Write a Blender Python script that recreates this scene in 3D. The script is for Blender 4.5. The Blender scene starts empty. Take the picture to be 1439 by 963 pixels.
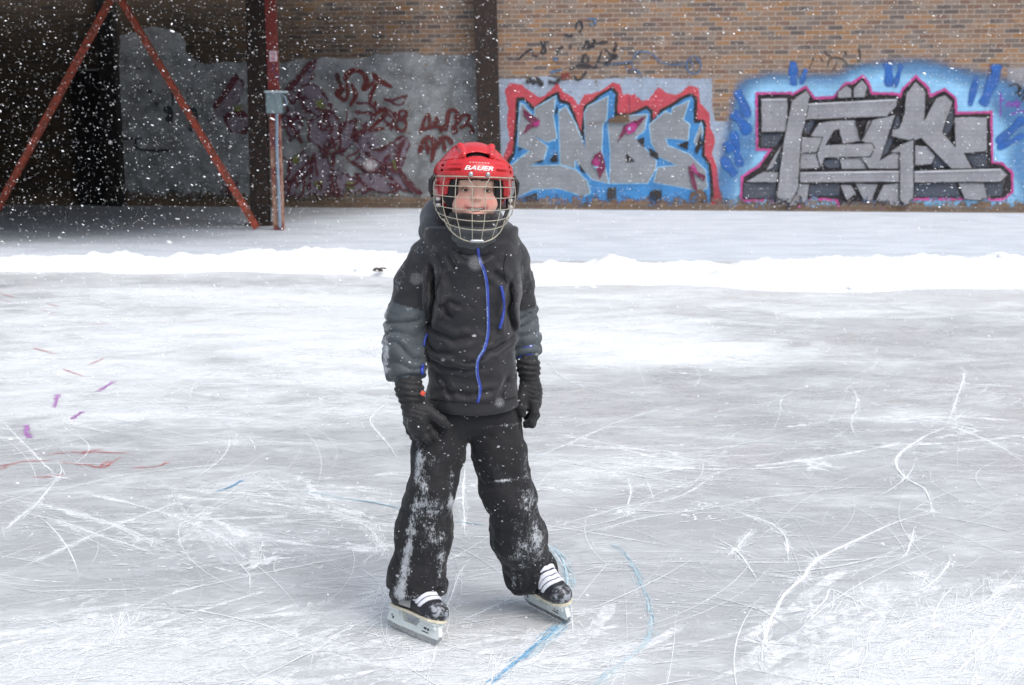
import bpy, bmesh, math, random
import numpy as np
from mathutils import Vector, Matrix
random.seed(7)
RNG = np.random.default_rng(11)
C = bpy.context.scene.collection
R = math.radians

# ------------------------------------------------------------------ camera, sky, sun, exposure
CAM_H, PITCH, FPX, CX, CY = 1.34, R(9.57), 1800.0, 719.5, 481.5
cam_d = bpy.data.cameras.new('camera')
cam = bpy.data.objects.new('camera', cam_d)
C.objects.link(cam)
cam_d.sensor_width = 36.0
cam_d.lens = FPX / 1439.0 * 36.0
cam_d.clip_start, cam_d.clip_end = 0.05, 500.0
cam.location = (0, 0, CAM_H)
cam.rotation_euler = (math.pi / 2 - PITCH, 0, 0)
cam_d.dof.use_dof = True
cam_d.dof.focus_distance = 3.2
cam_d.dof.aperture_fstop = 7.0
S = bpy.context.scene
S.camera = cam

SUN_EL, SUN_AZ = R(57), R(140)          # azimuth measured from +Y (away from the camera) towards +X
w = bpy.data.worlds.new('World')
S.world = w
w.use_nodes = True
wn, wl = w.node_tree.nodes, w.node_tree.links
bg = wn['Background']
sky = wn.new('ShaderNodeTexSky')
sky.sky_type = 'NISHITA'
sky.sun_disc = False
sky.sun_elevation = SUN_EL
sky.sun_rotation = SUN_AZ
sky.dust_density = 4.0
hs = wn.new('ShaderNodeHueSaturation')
hs.inputs['Hue'].default_value = 0.49
hs.inputs['Saturation'].default_value = 0.62    # overcast: the cloud layer greys the sky
wl.new(sky.outputs[0], hs.inputs['Color'])
wl.new(hs.outputs[0], bg.inputs['Color'])
bg.inputs['Strength'].default_value = 0.13
sd = bpy.data.lights.new('sun', 'SUN')
sun = bpy.data.objects.new('sun', sd)
C.objects.link(sun)
sd.energy, sd.angle, sd.color = 1.0, R(45), (1.0, 0.99, 0.975)
sv = Vector((math.sin(SUN_AZ) * math.cos(SUN_EL), math.cos(SUN_AZ) * math.cos(SUN_EL), math.sin(SUN_EL)))
sun.rotation_euler = (-sv).to_track_quat('-Z', 'Y').to_euler()
sun.location = (4, 5, 12)
S.view_settings.view_transform = 'Standard'
S.view_settings.look = 'None'
S.view_settings.exposure = 0.55
S.view_settings.gamma = 1.0
S.view_settings.use_curve_mapping = False
S.render.engine = 'CYCLES'
S.cycles.max_bounces = 8
S.cycles.transparent_max_bounces = 160

# ------------------------------------------------------------------ measuring helpers (photo pixel -> place in the world)
SP, CP = math.sin(PITCH), math.cos(PITCH)
CAMP = np.array([0, 0, CAM_H])

def ray(x, y):
    a, b = (x - CX) / FPX, (CY - y) / FPX
    return np.array([a, b * SP + CP, b * CP - SP])

def gp(x, y, z=0.0):                       # on the ground
    d = ray(x, y)
    return CAMP + d * ((z - CAM_H) / d[2])

def yp(x, y, Y):                           # at depth Y
    d = ray(x, y)
    return CAMP + d * (Y / d[1])

WALL_Y, WALL_S = 21.5, 0.125
WN = math.hypot(1, WALL_S)

def wp(x, y):                              # on the brick wall, in the wall's own coordinates (along, up)
    d = ray(x, y)
    t = WALL_Y / (d[1] + WALL_S * d[0])
    p = CAMP + d * t
    return p[0] * WN, p[2]

def proj(p):                               # world points (n,3) -> photo pixels
    q = p - CAMP
    dep = q[:, 1] * CP - q[:, 2] * SP
    up = q[:, 1] * SP + q[:, 2] * CP
    return CX + FPX * q[:, 0] / dep, CY - FPX * up / dep

def lin(r, g, b, k=1.0):
    f = lambda c: (c / 255 / 12.92 if c <= 10 else ((c / 255 + 0.055) / 1.055) ** 2.4)
    return (min(f(r) * k, .95), min(f(g) * k, .95), min(f(b) * k, .95), 1.0)

# ------------------------------------------------------------------ object helpers
def tag(o, label=None, cat=None, group=None, kind=None):
    if label: o['label'] = label
    if cat: o['category'] = cat
    if group: o['group'] = group
    if cat and not kind: kind = 'thing'
    if kind: o['kind'] = kind
    return o

def empty(name, loc, label, cat, group=None):
    o = bpy.data.objects.new(name, None)
    C.objects.link(o)
    o.location = loc
    return tag(o, label, cat, group)

def mesh_obj(name, V, F, mats, parent=None, loc=(0, 0, 0), mi=None, smooth=True, col=None):
    me = bpy.data.meshes.new(name)
    if isinstance(F, np.ndarray):
        n, k = F.shape
        me.vertices.add(len(V))
        me.vertices.foreach_set('co', np.asarray(V, np.float32).ravel())
        me.loops.add(n * k)
        me.loops.foreach_set('vertex_index', F.astype(np.int32).ravel())
        me.polygons.add(n)
        me.polygons.foreach_set('loop_start', np.arange(0, n * k, k, dtype=np.int32))
        me.update(calc_edges=True)
        me.validate()
    else:
        me.from_pydata([tuple(v) for v in V], [], [tuple(f) for f in F])
        me.update()
    for m in (mats if isinstance(mats, (list, tuple)) else [mats]):
        me.materials.append(m)
    if mi is not None:
        me.polygons.foreach_set('material_index', np.asarray(mi, np.int32))
    if smooth:
        me.polygons.foreach_set('use_smooth', np.ones(len(me.polygons), bool))
    if col is not None:
        for nm, arr in col.items():
            at = me.attributes.new(nm, 'FLOAT_COLOR', 'POINT')
            a = np.asarray(arr, np.float32)
            if a.ndim == 1: a = np.stack([a, a, a, np.ones_like(a)], 1)
            if a.shape[1] == 3: a = np.concatenate([a, np.ones((len(a), 1), np.float32)], 1)
            at.data.foreach_set('color', a.ravel())
    o = bpy.data.objects.new(name, me)
    C.objects.link(o)
    o.parent = parent
    o.location = loc
    return o

class MB:
    """collects shapes into one mesh"""
    def __init__(s): s.v, s.f = [], []
    def add(s, V, F):
        b = len(s.v)
        s.v += [tuple(p) for p in V]
        s.f += [tuple(i + b for i in q) for q in F]
    def box(s, c, d, M=None, bev=0.0):
        bm = bmesh.new()
        bmesh.ops.create_cube(bm, size=1)
        bmesh.ops.scale(bm, vec=d, verts=bm.verts)
        if bev:
            bmesh.ops.bevel(bm, geom=bm.edges[:], offset=bev, segments=2, affect='EDGES', profile=.5)
        if M is not None: bmesh.ops.transform(bm, matrix=M, verts=bm.verts)
        bmesh.ops.translate(bm, vec=c, verts=bm.verts)
        bm.verts.index_update()
        s.add([v.co[:] for v in bm.verts], [[v.index for v in f.verts] for f in bm.faces])
        bm.free()
    def tube(s, pts, r, n=8, cap=True):
        pts = [Vector(p) for p in pts]
        rs = r if isinstance(r, (list, tuple)) else [r] * len(pts)
        V, F = [], []
        up = None
        for i, p in enumerate(pts):
            t = (pts[min(i + 1, len(pts) - 1)] - pts[max(i - 1, 0)]).normalized()
            if up is None:
                up = t.orthogonal().normalized()
            up = (up - t * up.dot(t)).normalized()
            b = t.cross(up)
            for k in range(n):
                a = 2 * math.pi * k / n
                V.append(p + (up * math.cos(a) + b * math.sin(a)) * rs[i])
        for i in range(len(pts) - 1):
            for k in range(n):
                F.append((i * n + k, i * n + (k + 1) % n, (i + 1) * n + (k + 1) % n, (i + 1) * n + k))
        if cap:
            F.append(tuple(range(n - 1, -1, -1)))
            F.append(tuple(range((len(pts) - 1) * n, len(pts) * n)))
        s.add(V, F)
    def beam(s, a, b, prof, up=(0, 0, 1)):
        """sweeps a closed 2-D profile (list of (side, depth)) from a to b"""
        a, b = Vector(a), Vector(b)
        t = (b - a).normalized()
        dep = (Vector(up) - t * Vector(up).dot(t)).normalized()
        sid = dep.cross(t)
        V = [p + sid * x + dep * y for p in (a, b) for x, y in prof]
        n = len(prof)
        F = [(k, (k + 1) % n, n + (k + 1) % n, n + k) for k in range(n)]
        F += [tuple(range(n - 1, -1, -1)), tuple(range(n, 2 * n))]
        s.add(V, F)
    def build(s, name, mat, parent=None, loc=(0, 0, 0), smooth=False):
        return mesh_obj(name, s.v, s.f, mat, parent, loc, smooth=smooth)

# ------------------------------------------------------------------ numpy noise and implicit-surface modelling
def vnoise(P, seed=0):
    P = np.asarray(P, float)
    i = np.floor(P).astype(np.int64)
    f = P - i
    u = f * f * f * (f * (f * 6 - 15) + 10)
    def h(a, b, c):
        n = (a * 374761393 + b * 668265263 + c * 2147483647 * 3 + seed * 1442695041) & 0xffffffff
        n = ((n ^ (n >> 13)) * 1274126177) & 0xffffffff
        n = ((n ^ (n >> 16)) * 2246822519) & 0xffffffff
        return ((n ^ (n >> 15)) & 0xffff) / 32767.5 - 1
    r = 0
    for dx in (0, 1):
        for dy in (0, 1):
            for dz in (0, 1):
                wgt = (u[..., 0] if dx else 1 - u[..., 0]) * (u[..., 1] if dy else 1 - u[..., 1]) * (u[..., 2] if dz else 1 - u[..., 2])
                r = r + wgt * h(i[..., 0] + dx, i[..., 1] + dy, i[..., 2] + dz)
    return r

def fbm(P, o=4, seed=0):
    P = np.asarray(P, float)
    r, a = 0, .5
    for k in range(o):
        r = r + a * vnoise(P * 2 ** k + 17.3 * k, seed + k)
        a *= .5
    return r

def smin(a, b, k):
    h = np.clip(.5 + .5 * (b - a) / k, 0, 1)
    return b * (1 - h) + a * h - k * h * (1 - h)

def smax(a, b, k): return -smin(-a, -b, k)

def cap_t(P, a, b):
    a, b = np.asarray(a, float), np.asarray(b, float)
    d = b - a
    return np.clip(((P - a) @ d) / (d @ d), 0, 1)

def cap(P, a, b, ra, rb, sc=(1, 1, 1)):
    a, b = np.asarray(a, float), np.asarray(b, float)
    t = cap_t(P, a, b)
    q = (P - a - t[:, None] * (b - a)) / np.asarray(sc)
    return np.sqrt((q * q).sum(1)) - (ra + (rb - ra) * t)

def chain(P, pts, rs, k=.02, sc=(1, 1, 1)):
    d = None
    for i in range(len(pts) - 1):
        e = cap(P, pts[i], pts[i + 1], rs[i], rs[i + 1], sc)
        d = e if d is None else smin(d, e, k)
    return d

def ell(P, c, r):
    r = np.asarray(r, float)
    q = (P - np.asarray(c)) / r
    n = np.sqrt((q * q).sum(1))
    return (n - 1) * r.min() if True else n

def ell2(P, c, r):
    r = np.asarray(r, float)
    q = (P - np.asarray(c))
    k0 = np.sqrt(((q / r) ** 2).sum(1))
    k1 = np.sqrt(((q / (r * r)) ** 2).sum(1)) + 1e-9
    return k0 * (k0 - 1) / k1

def rbox(P, c, h, r):
    q = np.abs(P - np.asarray(c)) - (np.asarray(h) - r)
    return np.sqrt((np.maximum(q, 0) ** 2).sum(1)) + np.minimum(q.max(1), 0) - r

def evalf(f, P):
    return np.concatenate([f(P[i:i + 200000]) for i in range(0, len(P), 200000)])

def graded(lo, hi, a, b, h0, h1):
    """coordinates lo..hi, spaced h1 between a and b and h0 outside"""
    L = [np.linspace(lo, a, max(2, int(math.ceil((a - lo) / h0)) + 1))[:-1]] if a > lo else []
    L.append(np.linspace(max(a, lo), min(b, hi), int(math.ceil((min(b, hi) - max(a, lo)) / h1)) + 1))
    if b < hi: L.append(np.linspace(b, hi, max(2, int(math.ceil((hi - b) / h0)) + 1))[1:])
    return np.concatenate(L)

def nets(f, lo, hi, h, newton=2, axes=None):
    if axes is None:
        lo, hi = np.asarray(lo, float), np.asarray(hi, float)
        axes = [lo[i] + h * np.arange(int(math.ceil((hi[i] - lo[i]) / h)) + 1) for i in range(3)]
    n = np.array([len(q) for q in axes])
    hm = max(np.diff(q).max() for q in axes)
    # coarse pass finds the band near the surface
    ax = axes
    cs = 4
    cax = [a[::cs] for a in ax]
    G = np.stack(np.meshgrid(*cax, indexing='ij'), -1).reshape(-1, 3)
    cv = evalf(f, G).reshape([len(a) for a in cax])
    idx = [np.minimum(np.round(np.arange(n[i]) / cs).astype(int), len(cax[i]) - 1) for i in range(3)]
    V = cv[np.ix_(*idx)].copy()
    near = np.abs(V) < hm * cs * 2.2
    G = np.stack(np.meshgrid(*ax, indexing='ij'), -1)[near]
    V[near] = evalf(f, G)
    s = V < 0
    c = [s[i:n[0] - 1 + i, j:n[1] - 1 + j, k:n[2] - 1 + k] for i in (0, 1) for j in (0, 1) for k in (0, 1)]
    cnt = sum(x.astype(np.int8) for x in c)
    act = (cnt > 0) & (cnt < 8)
    ids = -np.ones(act.shape, np.int64)
    I = np.argwhere(act)
    ids[act] = np.arange(len(I))
    corner = np.array([(i, j, k) for i in (0, 1) for j in (0, 1) for k in (0, 1)])
    vals = np.stack([V[I[:, 0] + o[0], I[:, 1] + o[1], I[:, 2] + o[2]] for o in corner], 1)
    acc, wsum = np.zeros((len(I), 3)), np.zeros(len(I))
    for a in range(8):
        for b in range(a + 1, 8):
            if np.abs(corner[a] - corner[b]).sum() == 1:
                va, vb = vals[:, a], vals[:, b]
                m = (va < 0) != (vb < 0)
                t = np.where(m, va / np.where(va == vb, 1, va - vb), 0)
                acc += np.where(m[:, None], corner[a] + t[:, None] * (corner[b] - corner[a]), 0)
                wsum += m
    Xi = I + acc / wsum[:, None]
    X = np.stack([np.interp(Xi[:, k], np.arange(n[k]), axes[k]) for k in range(3)], 1)
    F = []
    for axn in range(3):
        u, v = (axn + 1) % 3, (axn + 2) % 3
        sl0 = [slice(None)] * 3; sl1 = [slice(None)] * 3
        sl0[axn] = slice(0, -1); sl1[axn] = slice(1, None)
        a, b = s[tuple(sl0)], s[tuple(sl1)]
        E = np.argwhere(a != b)
        E = E[(E[:, u] > 0) & (E[:, v] > 0) & (E[:, u] < n[u] - 1) & (E[:, v] < n[v] - 1)]
        q = []
        for du, dv in ((-1, -1), (0, -1), (0, 0), (-1, 0)):
            e = E.copy()
            e[:, u] += du; e[:, v] += dv
            q.append(ids[e[:, 0], e[:, 1], e[:, 2]])
        q = np.stack(q, 1)
        fl = ~a[E[:, 0], E[:, 1], E[:, 2]]
        q[fl] = q[fl][:, ::-1]
        F.append(q)
    F = np.concatenate(F)
    F = F[(F >= 0).all(1)]
    for _ in range(newton):
        e = h * .25
        g = np.stack([evalf(f, X + np.eye(3)[i] * e) - evalf(f, X - np.eye(3)[i] * e) for i in range(3)], 1) / (2 * e)
        d = evalf(f, X)
        st = d / np.maximum((g * g).sum(1), .2)
        X = X - np.clip(st, -h * .6, h * .6)[:, None] * g
    return X, F

# ------------------------------------------------------------------ material helpers
def new_mat(name):
    m = bpy.data.materials.new(name)
    m.use_nodes = True
    nt = m.node_tree
    return m, nt, nt.nodes['Principled BSDF']

def N(nt, typ, **kw):
    n = nt.nodes.new(typ)
    for k, v in kw.items():
        if k in n.inputs: n.inputs[k].default_value = v
        else: setattr(n, k, v)
    return n

def math_n(nt, op, a, b=None, c=None, clamp=False):
    n = nt.nodes.new('ShaderNodeMath')
    n.operation = op
    n.use_clamp = clamp
    for i, x in enumerate((a, b, c)):
        if x is None: continue
        if isinstance(x, (int, float)): n.inputs[i].default_value = x
        else: nt.links.new(x, n.inputs[i])
    return n.outputs[0]

def mixc(nt, fac, a, b, blend='MIX'):
    n = nt.nodes.new('ShaderNodeMix')
    n.data_type = 'RGBA'
    n.blend_type = blend
    for s, x in ((n.inputs[0], fac), (n.inputs[6], a), (n.inputs[7], b)):
        if isinstance(x, (int, float)): s.default_value = x
        elif isinstance(x, tuple): s.default_value = x
        else: nt.links.new(x, s)
    return n.outputs[2]

def maprange(nt, v, a, b, c=0.0, d=1.0, smooth=True):
    n = nt.nodes.new('ShaderNodeMapRange')
    n.interpolation_type = 'SMOOTHSTEP' if smooth else 'LINEAR'
    nt.links.new(v, n.inputs[0])
    for i, x in enumerate((a, b, c, d)): n.inputs[i + 1].default_value = x
    return n.outputs[0]

def coord(nt, scale=(1, 1, 1), rot=(0, 0, 0)):
    t = nt.nodes.new('ShaderNodeTexCoord')
    mp = nt.nodes.new('ShaderNodeMapping')
    mp.inputs['Scale'].default_value = scale
    mp.inputs['Rotation'].default_value = rot
    nt.links.new(t.outputs['Object'], mp.inputs['Vector'])
    return mp.outputs[0]

def noise(nt, vec, scale, detail=4, rough=.55, dist=0.0):
    n = nt.nodes.new('ShaderNodeTexNoise')
    n.inputs['Scale'].default_value = scale
    n.inputs['Detail'].default_value = detail
    n.inputs['Roughness'].default_value = rough
    n.inputs['Distortion'].default_value = dist
    nt.links.new(vec, n.inputs['Vector'])
    return n.outputs[0]

def bump(nt, h, strength, dist, bsdf, prev=None):
    b = nt.nodes.new('ShaderNodeBump')
    b.inputs['Strength'].default_value = strength
    b.inputs['Distance'].default_value = dist
    nt.links.new(h, b.inputs['Height'])
    if prev: nt.links.new(prev, b.inputs['Normal'])
    nt.links.new(b.outputs[0], bsdf.inputs['Normal'])
    return b.outputs[0]

def simple(name, col, rough=.6, metal=0.0, var=.25, nscale=30, bmp=.15, bdist=.002, col2=None, coat=0.0):
    m, nt, p = new_mat(name)
    v = coord(nt)
    n1 = noise(nt, v, nscale, 5, .6)
    if col2 is None: col2 = tuple(c * (1 - var) for c in col[:3]) + (1,)
    c = mixc(nt, maprange(nt, n1, .35, .65), col, col2)
    nt.links.new(c, p.inputs['Base Color'])
    p.inputs['Roughness'].default_value = rough
    p.inputs['Metallic'].default_value = metal
    p.inputs['Coat Weight'].default_value = coat
    if bmp: bump(nt, n1, bmp, bdist, p)
    return m
# ------------------------------------------------------------------ setting materials
def ramp(nt, fac, stops, interp='LINEAR'):
    r = nt.nodes.new('ShaderNodeValToRGB')
    r.color_ramp.interpolation = interp
    el = r.color_ramp.elements
    while len(el) < len(stops): el.new(.5)
    for e, (p, c) in zip(el, stops):
        e.position, e.color = p, c
    nt.links.new(fac, r.inputs[0])
    return r.outputs[0]

def brick_nodes(nt):
    t = nt.nodes.new('ShaderNodeTexCoord')
    sp = nt.nodes.new('ShaderNodeSeparateXYZ')
    nt.links.new(t.outputs['Object'], sp.inputs[0])
    cb = nt.nodes.new('ShaderNodeCombineXYZ')
    wob = noise(nt, t.outputs['Object'], 1.3, 2)
    zz = math_n(nt, 'ADD', sp.outputs['Z'], math_n(nt, 'MULTIPLY', math_n(nt, 'SUBTRACT', wob, .5), .012))
    nt.links.new(sp.outputs['X'], cb.inputs[0])
    nt.links.new(zz, cb.inputs[1])
    b = nt.nodes.new('ShaderNodeTexBrick')
    b.offset = .5
    b.inputs['Color1'].default_value = (0, 0, 0, 1)
    b.inputs['Color2'].default_value = (1, 1, 1, 1)
    b.inputs['Mortar'].default_value = (.5, .5, .5, 1)
    b.inputs['Scale'].default_value = 1.0
    b.inputs['Mortar Size'].default_value = .0075
    b.inputs['Mortar Smooth'].default_value = .25
    b.inputs['Brick Width'].default_value = .235
    b.inputs['Row Height'].default_value = .075
    nt.links.new(cb.outputs[0], b.inputs['Vector'])
    return t.outputs['Object'], sp, b

def brick_mat(name):
    m, nt, p = new_mat(name)
    v, sp, b = brick_nodes(nt)
    big = noise(nt, v, .9, 3)
    tint = math_n(nt, 'ADD', b.outputs['Color'], math_n(nt, 'MULTIPLY', math_n(nt, 'SUBTRACT', big, .5), .5))
    K = .95
    brick = ramp(nt, tint, [(0.0, lin(90, 86, 88, K)), (.11, lin(118, 108, 102, K)), (.3, lin(142, 118, 100, K)),
                            (.45, lin(156, 126, 104, K)), (.6, lin(170, 130, 95, K)), (.74, lin(128, 98, 84, K)),
                            (.88, lin(150, 136, 124, K)), (.95, lin(166, 122, 78, K))], 'CONSTANT')
    brick = mixc(nt, .14, brick, lin(144, 114, 92, K))
    fine = noise(nt, v, 38, 6, .7)
    brick = mixc(nt, maprange(nt, fine, .3, .75, 0, .55), brick, lin(96, 84, 76, K))
    worn = noise(nt, v, 2.6, 6, .65)
    brick = mixc(nt, maprange(nt, worn, .5, .72, 0, .7), brick, lin(150, 138, 128, K))
    c = mixc(nt, b.outputs['Fac'], brick, mixc(nt, fine, lin(184, 170, 158, K), lin(150, 138, 128, K)))
    # shed shade painted into the brick colour towards the left end, and damp stains at the foot
    bay_shade = maprange(nt, math_n(nt, 'ADD', sp.outputs['X'], math_n(nt, 'MULTIPLY', math_n(nt, 'SUBTRACT', worn, .5), 1.6)), -5.5, -.3, 1.0, 0.0)
    c = mixc(nt, math_n(nt, 'MULTIPLY', bay_shade, .9), c, mixc(nt, b.outputs['Color'], lin(36, 32, 28), lin(54, 46, 34)))
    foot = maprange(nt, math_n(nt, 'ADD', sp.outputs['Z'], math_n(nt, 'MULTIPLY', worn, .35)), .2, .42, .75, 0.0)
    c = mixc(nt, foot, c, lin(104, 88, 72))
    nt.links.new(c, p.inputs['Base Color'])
    p.inputs['Roughness'].default_value = .9
    hgt = math_n(nt, 'SUBTRACT', math_n(nt, 'MULTIPLY', fine, .25), b.outputs['Fac'])
    bump(nt, hgt, .45, .006, p)
    return m

PAINTS = {}
def paint(rgb, wear=.5, k=1.0, soft=False, var=.16):
    """spray or emulsion paint lying on the brick: joints show through, it flakes and is splashed near the foot"""
    key = (rgb, wear, k, soft)
    if key in PAINTS: return PAINTS[key]
    m, nt, p = new_mat('paint')
    v, sp, b = brick_nodes(nt)
    fine = noise(nt, v, 24, 6, .7)
    mid = noise(nt, v, 3.5, 5, .6)
    base = lin(*rgb, k * 1.08)
    dk = tuple(c * (1 - var * 1.6) for c in base[:3]) + (1,)
    c = mixc(nt, maprange(nt, mid, .3, .7), base, dk)
    c = mixc(nt, math_n(nt, 'MULTIPLY', b.outputs['Color'], .16), c, mixc(nt, .5, base, lin(168, 150, 130)))
    c = mixc(nt, math_n(nt, 'MULTIPLY', b.outputs['Fac'], .40), c, tuple(x * .6 for x in base[:3]) + (1,))
    nt.links.new(c, p.inputs['Base Color'])
    p.inputs['Roughness'].default_value = .75
    bump(nt, math_n(nt, 'SUBTRACT', math_n(nt, 'MULTIPLY', fine, .3), b.outputs['Fac']), .35, .005, p)
    # flaked-off spots
    zf = maprange(nt, sp.outputs['Z'], .0, .34, .26, 0.0)
    fl = math_n(nt, 'ADD', math_n(nt, 'ADD', math_n(nt, 'MULTIPLY', fine, .45), math_n(nt, 'MULTIPLY', noise(nt, v, 6.0, 6, .6), .55)), zf)
    al = maprange(nt, fl, .66 - .1 * wear, .70 - .1 * wear, 1.0, 0.0)
    if soft:
        at = nt.nodes.new('ShaderNodeAttribute')
        at.attribute_name = 'edge'
        e = math_n(nt, 'ADD', at.outputs['Fac'], math_n(nt, 'MULTIPLY', math_n(nt, 'SUBTRACT', fine, .5), .35))
        al = math_n(nt, 'MULTIPLY', al, maprange(nt, e, .08, .92))
    nt.links.new(al, p.inputs['Alpha'])
    PAINTS[key] = m
    return m

def ice_mat():
    m, nt, p = new_mat('rink_ice')
    v = coord(nt)
    at = nt.nodes.new('ShaderNodeAttribute'); at.attribute_name = 'powder'
    a = at.outputs['Fac']
    s1 = noise(nt, coord(nt, (1.0, 2.0, 1), (0, 0, R(8))), 1.7, 10, .66, .8)
    s2 = noise(nt, coord(nt, (1.2, 3.2, 1), (0, 0, R(-14))), 6, 10, .74, .6)
    s3 = noise(nt, coord(nt, (3, 16, 1), (0, 0, R(20))), 5, 8, .75, .5)
    fine = noise(nt, v, 90, 4, .7)
    sm = math_n(nt, 'ADD', math_n(nt, 'MULTIPLY', s1, .45), math_n(nt, 'ADD', math_n(nt, 'MULTIPLY', s2, .35), math_n(nt, 'MULTIPLY', s3, .20)))
    sm = math_n(nt, 'ADD', sm, math_n(nt, 'MULTIPLY', math_n(nt, 'SUBTRACT', fine, .5), .10))
    sm = math_n(nt, 'ADD', math_n(nt, 'MULTIPLY', math_n(nt, 'SUBTRACT', sm, .5), 1.75), .5)
    pw = maprange(nt, math_n(nt, 'ADD', sm, math_n(nt, 'MULTIPLY', a, .40)), .38, 1.0)
    tone = noise(nt, v, .55, 4, .6)
    ice = mixc(nt, maprange(nt, tone, .35, .65), (.415, .436, .452, 1), (.47, .482, .488, 1))
    ice = mixc(nt, maprange(nt, s1, .35, .7, 0, .2), ice, (.59, .615, .63, 1))
    c = mixc(nt, math_n(nt, 'MULTIPLY', pw, .92), ice, (.80, .835, .855, 1))
    nt.links.new(c, p.inputs['Base Color'])
    nt.links.new(maprange(nt, pw, 0, .7, .27, .85), p.inputs['Roughness'])
    p.inputs['Specular IOR Level'].default_value = .4
    bump(nt, math_n(nt, 'ADD', sm, math_n(nt, 'MULTIPLY', fine, .3)), .3, .006, p)
    return m

def snow_mat(name, c1, c2, streak=False, bd=.03, bs=.6):
    m, nt, p = new_mat(name)
    v = coord(nt)
    n1 = noise(nt, coord(nt, (.8, 1.7, 1)) if streak else v, 1.6 if streak else 7, 7, .62, .3)
    n2 = noise(nt, v, 45, 5, .7)
    c = mixc(nt, maprange(nt, n1, .36, .62), c2, c1)
    nt.links.new(c, p.inputs['Base Color'])
    p.inputs['Roughness'].default_value = .9
    p.inputs['Specular IOR Level'].default_value = .2
    b1 = bump(nt, n1, bs, bd, p)
    bump(nt, n2, .35, .008, p, b1)
    return m

M_brick = brick_mat('old_brick')
def powder_mat():
    m, nt, p = new_mat('ice_powder')
    v = coord(nt)
    at = nt.nodes.new('ShaderNodeAttribute'); at.attribute_name = 'edge'
    n1 = noise(nt, v, 26, 9, .78, .4)
    n2 = noise(nt, v, 7, 5, .6)
    s = math_n(nt, 'ADD', math_n(nt, 'MULTIPLY', n1, .65), math_n(nt, 'MULTIPLY', n2, .35))
    f = math_n(nt, 'ADD', s, math_n(nt, 'MULTIPLY', math_n(nt, 'SUBTRACT', at.outputs['Fac'], 1.0), .42))
    nt.links.new(maprange(nt, f, .40, .66, 0, .95), p.inputs['Alpha'])
    p.inputs['Base Color'].default_value = (.87, .895, .91, 1)
    p.inputs['Roughness'].default_value = .9
    p.inputs['Specular IOR Level'].default_value = .2
    return m
M_powder = powder_mat()
M_ice = ice_mat()
M_shave = simple('shaved_ice', (.88, .905, .92, 1), .9, var=.06, bmp=0)
M_dust = simple('ice_dust', (.74, .755, .79, 1), .9, var=.06, bmp=0)
M_ground = snow_mat('dusted_yard_ice', (.60, .65, .71, 1), (.50, .55, .61, 1), True, .012, .3)
def ground_shade(m):
    """shade under the shed roof painted into the ground colour, with a noisy edge"""
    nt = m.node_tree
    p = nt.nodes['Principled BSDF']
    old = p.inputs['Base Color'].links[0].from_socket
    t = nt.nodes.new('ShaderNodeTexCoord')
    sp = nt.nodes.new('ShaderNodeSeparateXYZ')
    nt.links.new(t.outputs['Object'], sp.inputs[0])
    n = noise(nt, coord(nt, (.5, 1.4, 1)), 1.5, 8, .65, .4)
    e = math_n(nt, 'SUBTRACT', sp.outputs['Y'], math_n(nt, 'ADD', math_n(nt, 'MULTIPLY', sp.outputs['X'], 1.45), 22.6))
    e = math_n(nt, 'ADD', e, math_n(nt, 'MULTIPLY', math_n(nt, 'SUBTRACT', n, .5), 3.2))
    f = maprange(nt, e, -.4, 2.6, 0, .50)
    nt.links.new(mixc(nt, f, old, mixc(nt, n, (.13, .135, .145, 1), (.26, .265, .28, 1))), p.inputs['Base Color'])  # darker grey mixed in as the shadow of the roof
ground_shade(M_ground)
M_bank = snow_mat('shovelled_snow', (.86, .875, .89, 1), (.77, .80, .83, 1))
M_flake = simple('snow_flake', (.92, .93, .95, 1), .9, var=.02, bmp=0)
M_dark_steel = simple('dark_steel', lin(30, 25, 24), .8, var=.5, nscale=14, col2=lin(52, 36, 30))
M_red = simple('rusty_red_paint', lin(168, 70, 50), .7, var=.4, nscale=16, col2=lin(116, 62, 46), bmp=.5)
M_wood = simple('roof_deck', (.035, .030, .026, 1), .9)

def rust_post_mat():
    m, nt, p = new_mat('peeling_post_paint')
    t = nt.nodes.new('ShaderNodeTexCoord')
    sp = nt.nodes.new('ShaderNodeSeparateXYZ')
    nt.links.new(t.outputs['Object'], sp.inputs[0])
    n1 = noise(nt, t.outputs['Object'], 7, 6, .65)
    n2 = noise(nt, t.outputs['Object'], 3.1, 5, .6)
    lower = maprange(nt, sp.outputs['Z'], 1.25, 1.45, 1, 0)
    red = mixc(nt, n1, lin(138, 48, 40), lin(84, 38, 32))
    bare = ramp(nt, n2, [(.3, lin(126, 78, 62)), (.47, lin(176, 142, 122)), (.56, lin(126, 62, 50)), (.7, lin(92, 84, 110))])
    c = mixc(nt, math_n(nt, 'MULTIPLY', lower, .9), red, bare)
    blue = math_n(nt, 'MULTIPLY', maprange(nt, math_n(nt, 'ABSOLUTE', math_n(nt, 'SUBTRACT', sp.outputs['Z'], 1.98)), .05, .2, 1, 0), maprange(nt, n1, .45, .6))
    c = mixc(nt, blue, c, lin(48, 54, 110))
    nt.links.new(c, p.inputs['Base Color'])
    p.inputs['Roughness'].default_value = .7
    bump(nt, n1, .5, .004, p)
    return m
M_post = rust_post_mat()

# ------------------------------------------------------------------ ground, ice, strokes cut in the ice
g = MB()
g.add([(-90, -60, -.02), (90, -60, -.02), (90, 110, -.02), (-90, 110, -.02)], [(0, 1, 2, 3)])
tag(g.build('ground', M_ground), kind='structure')

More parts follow.
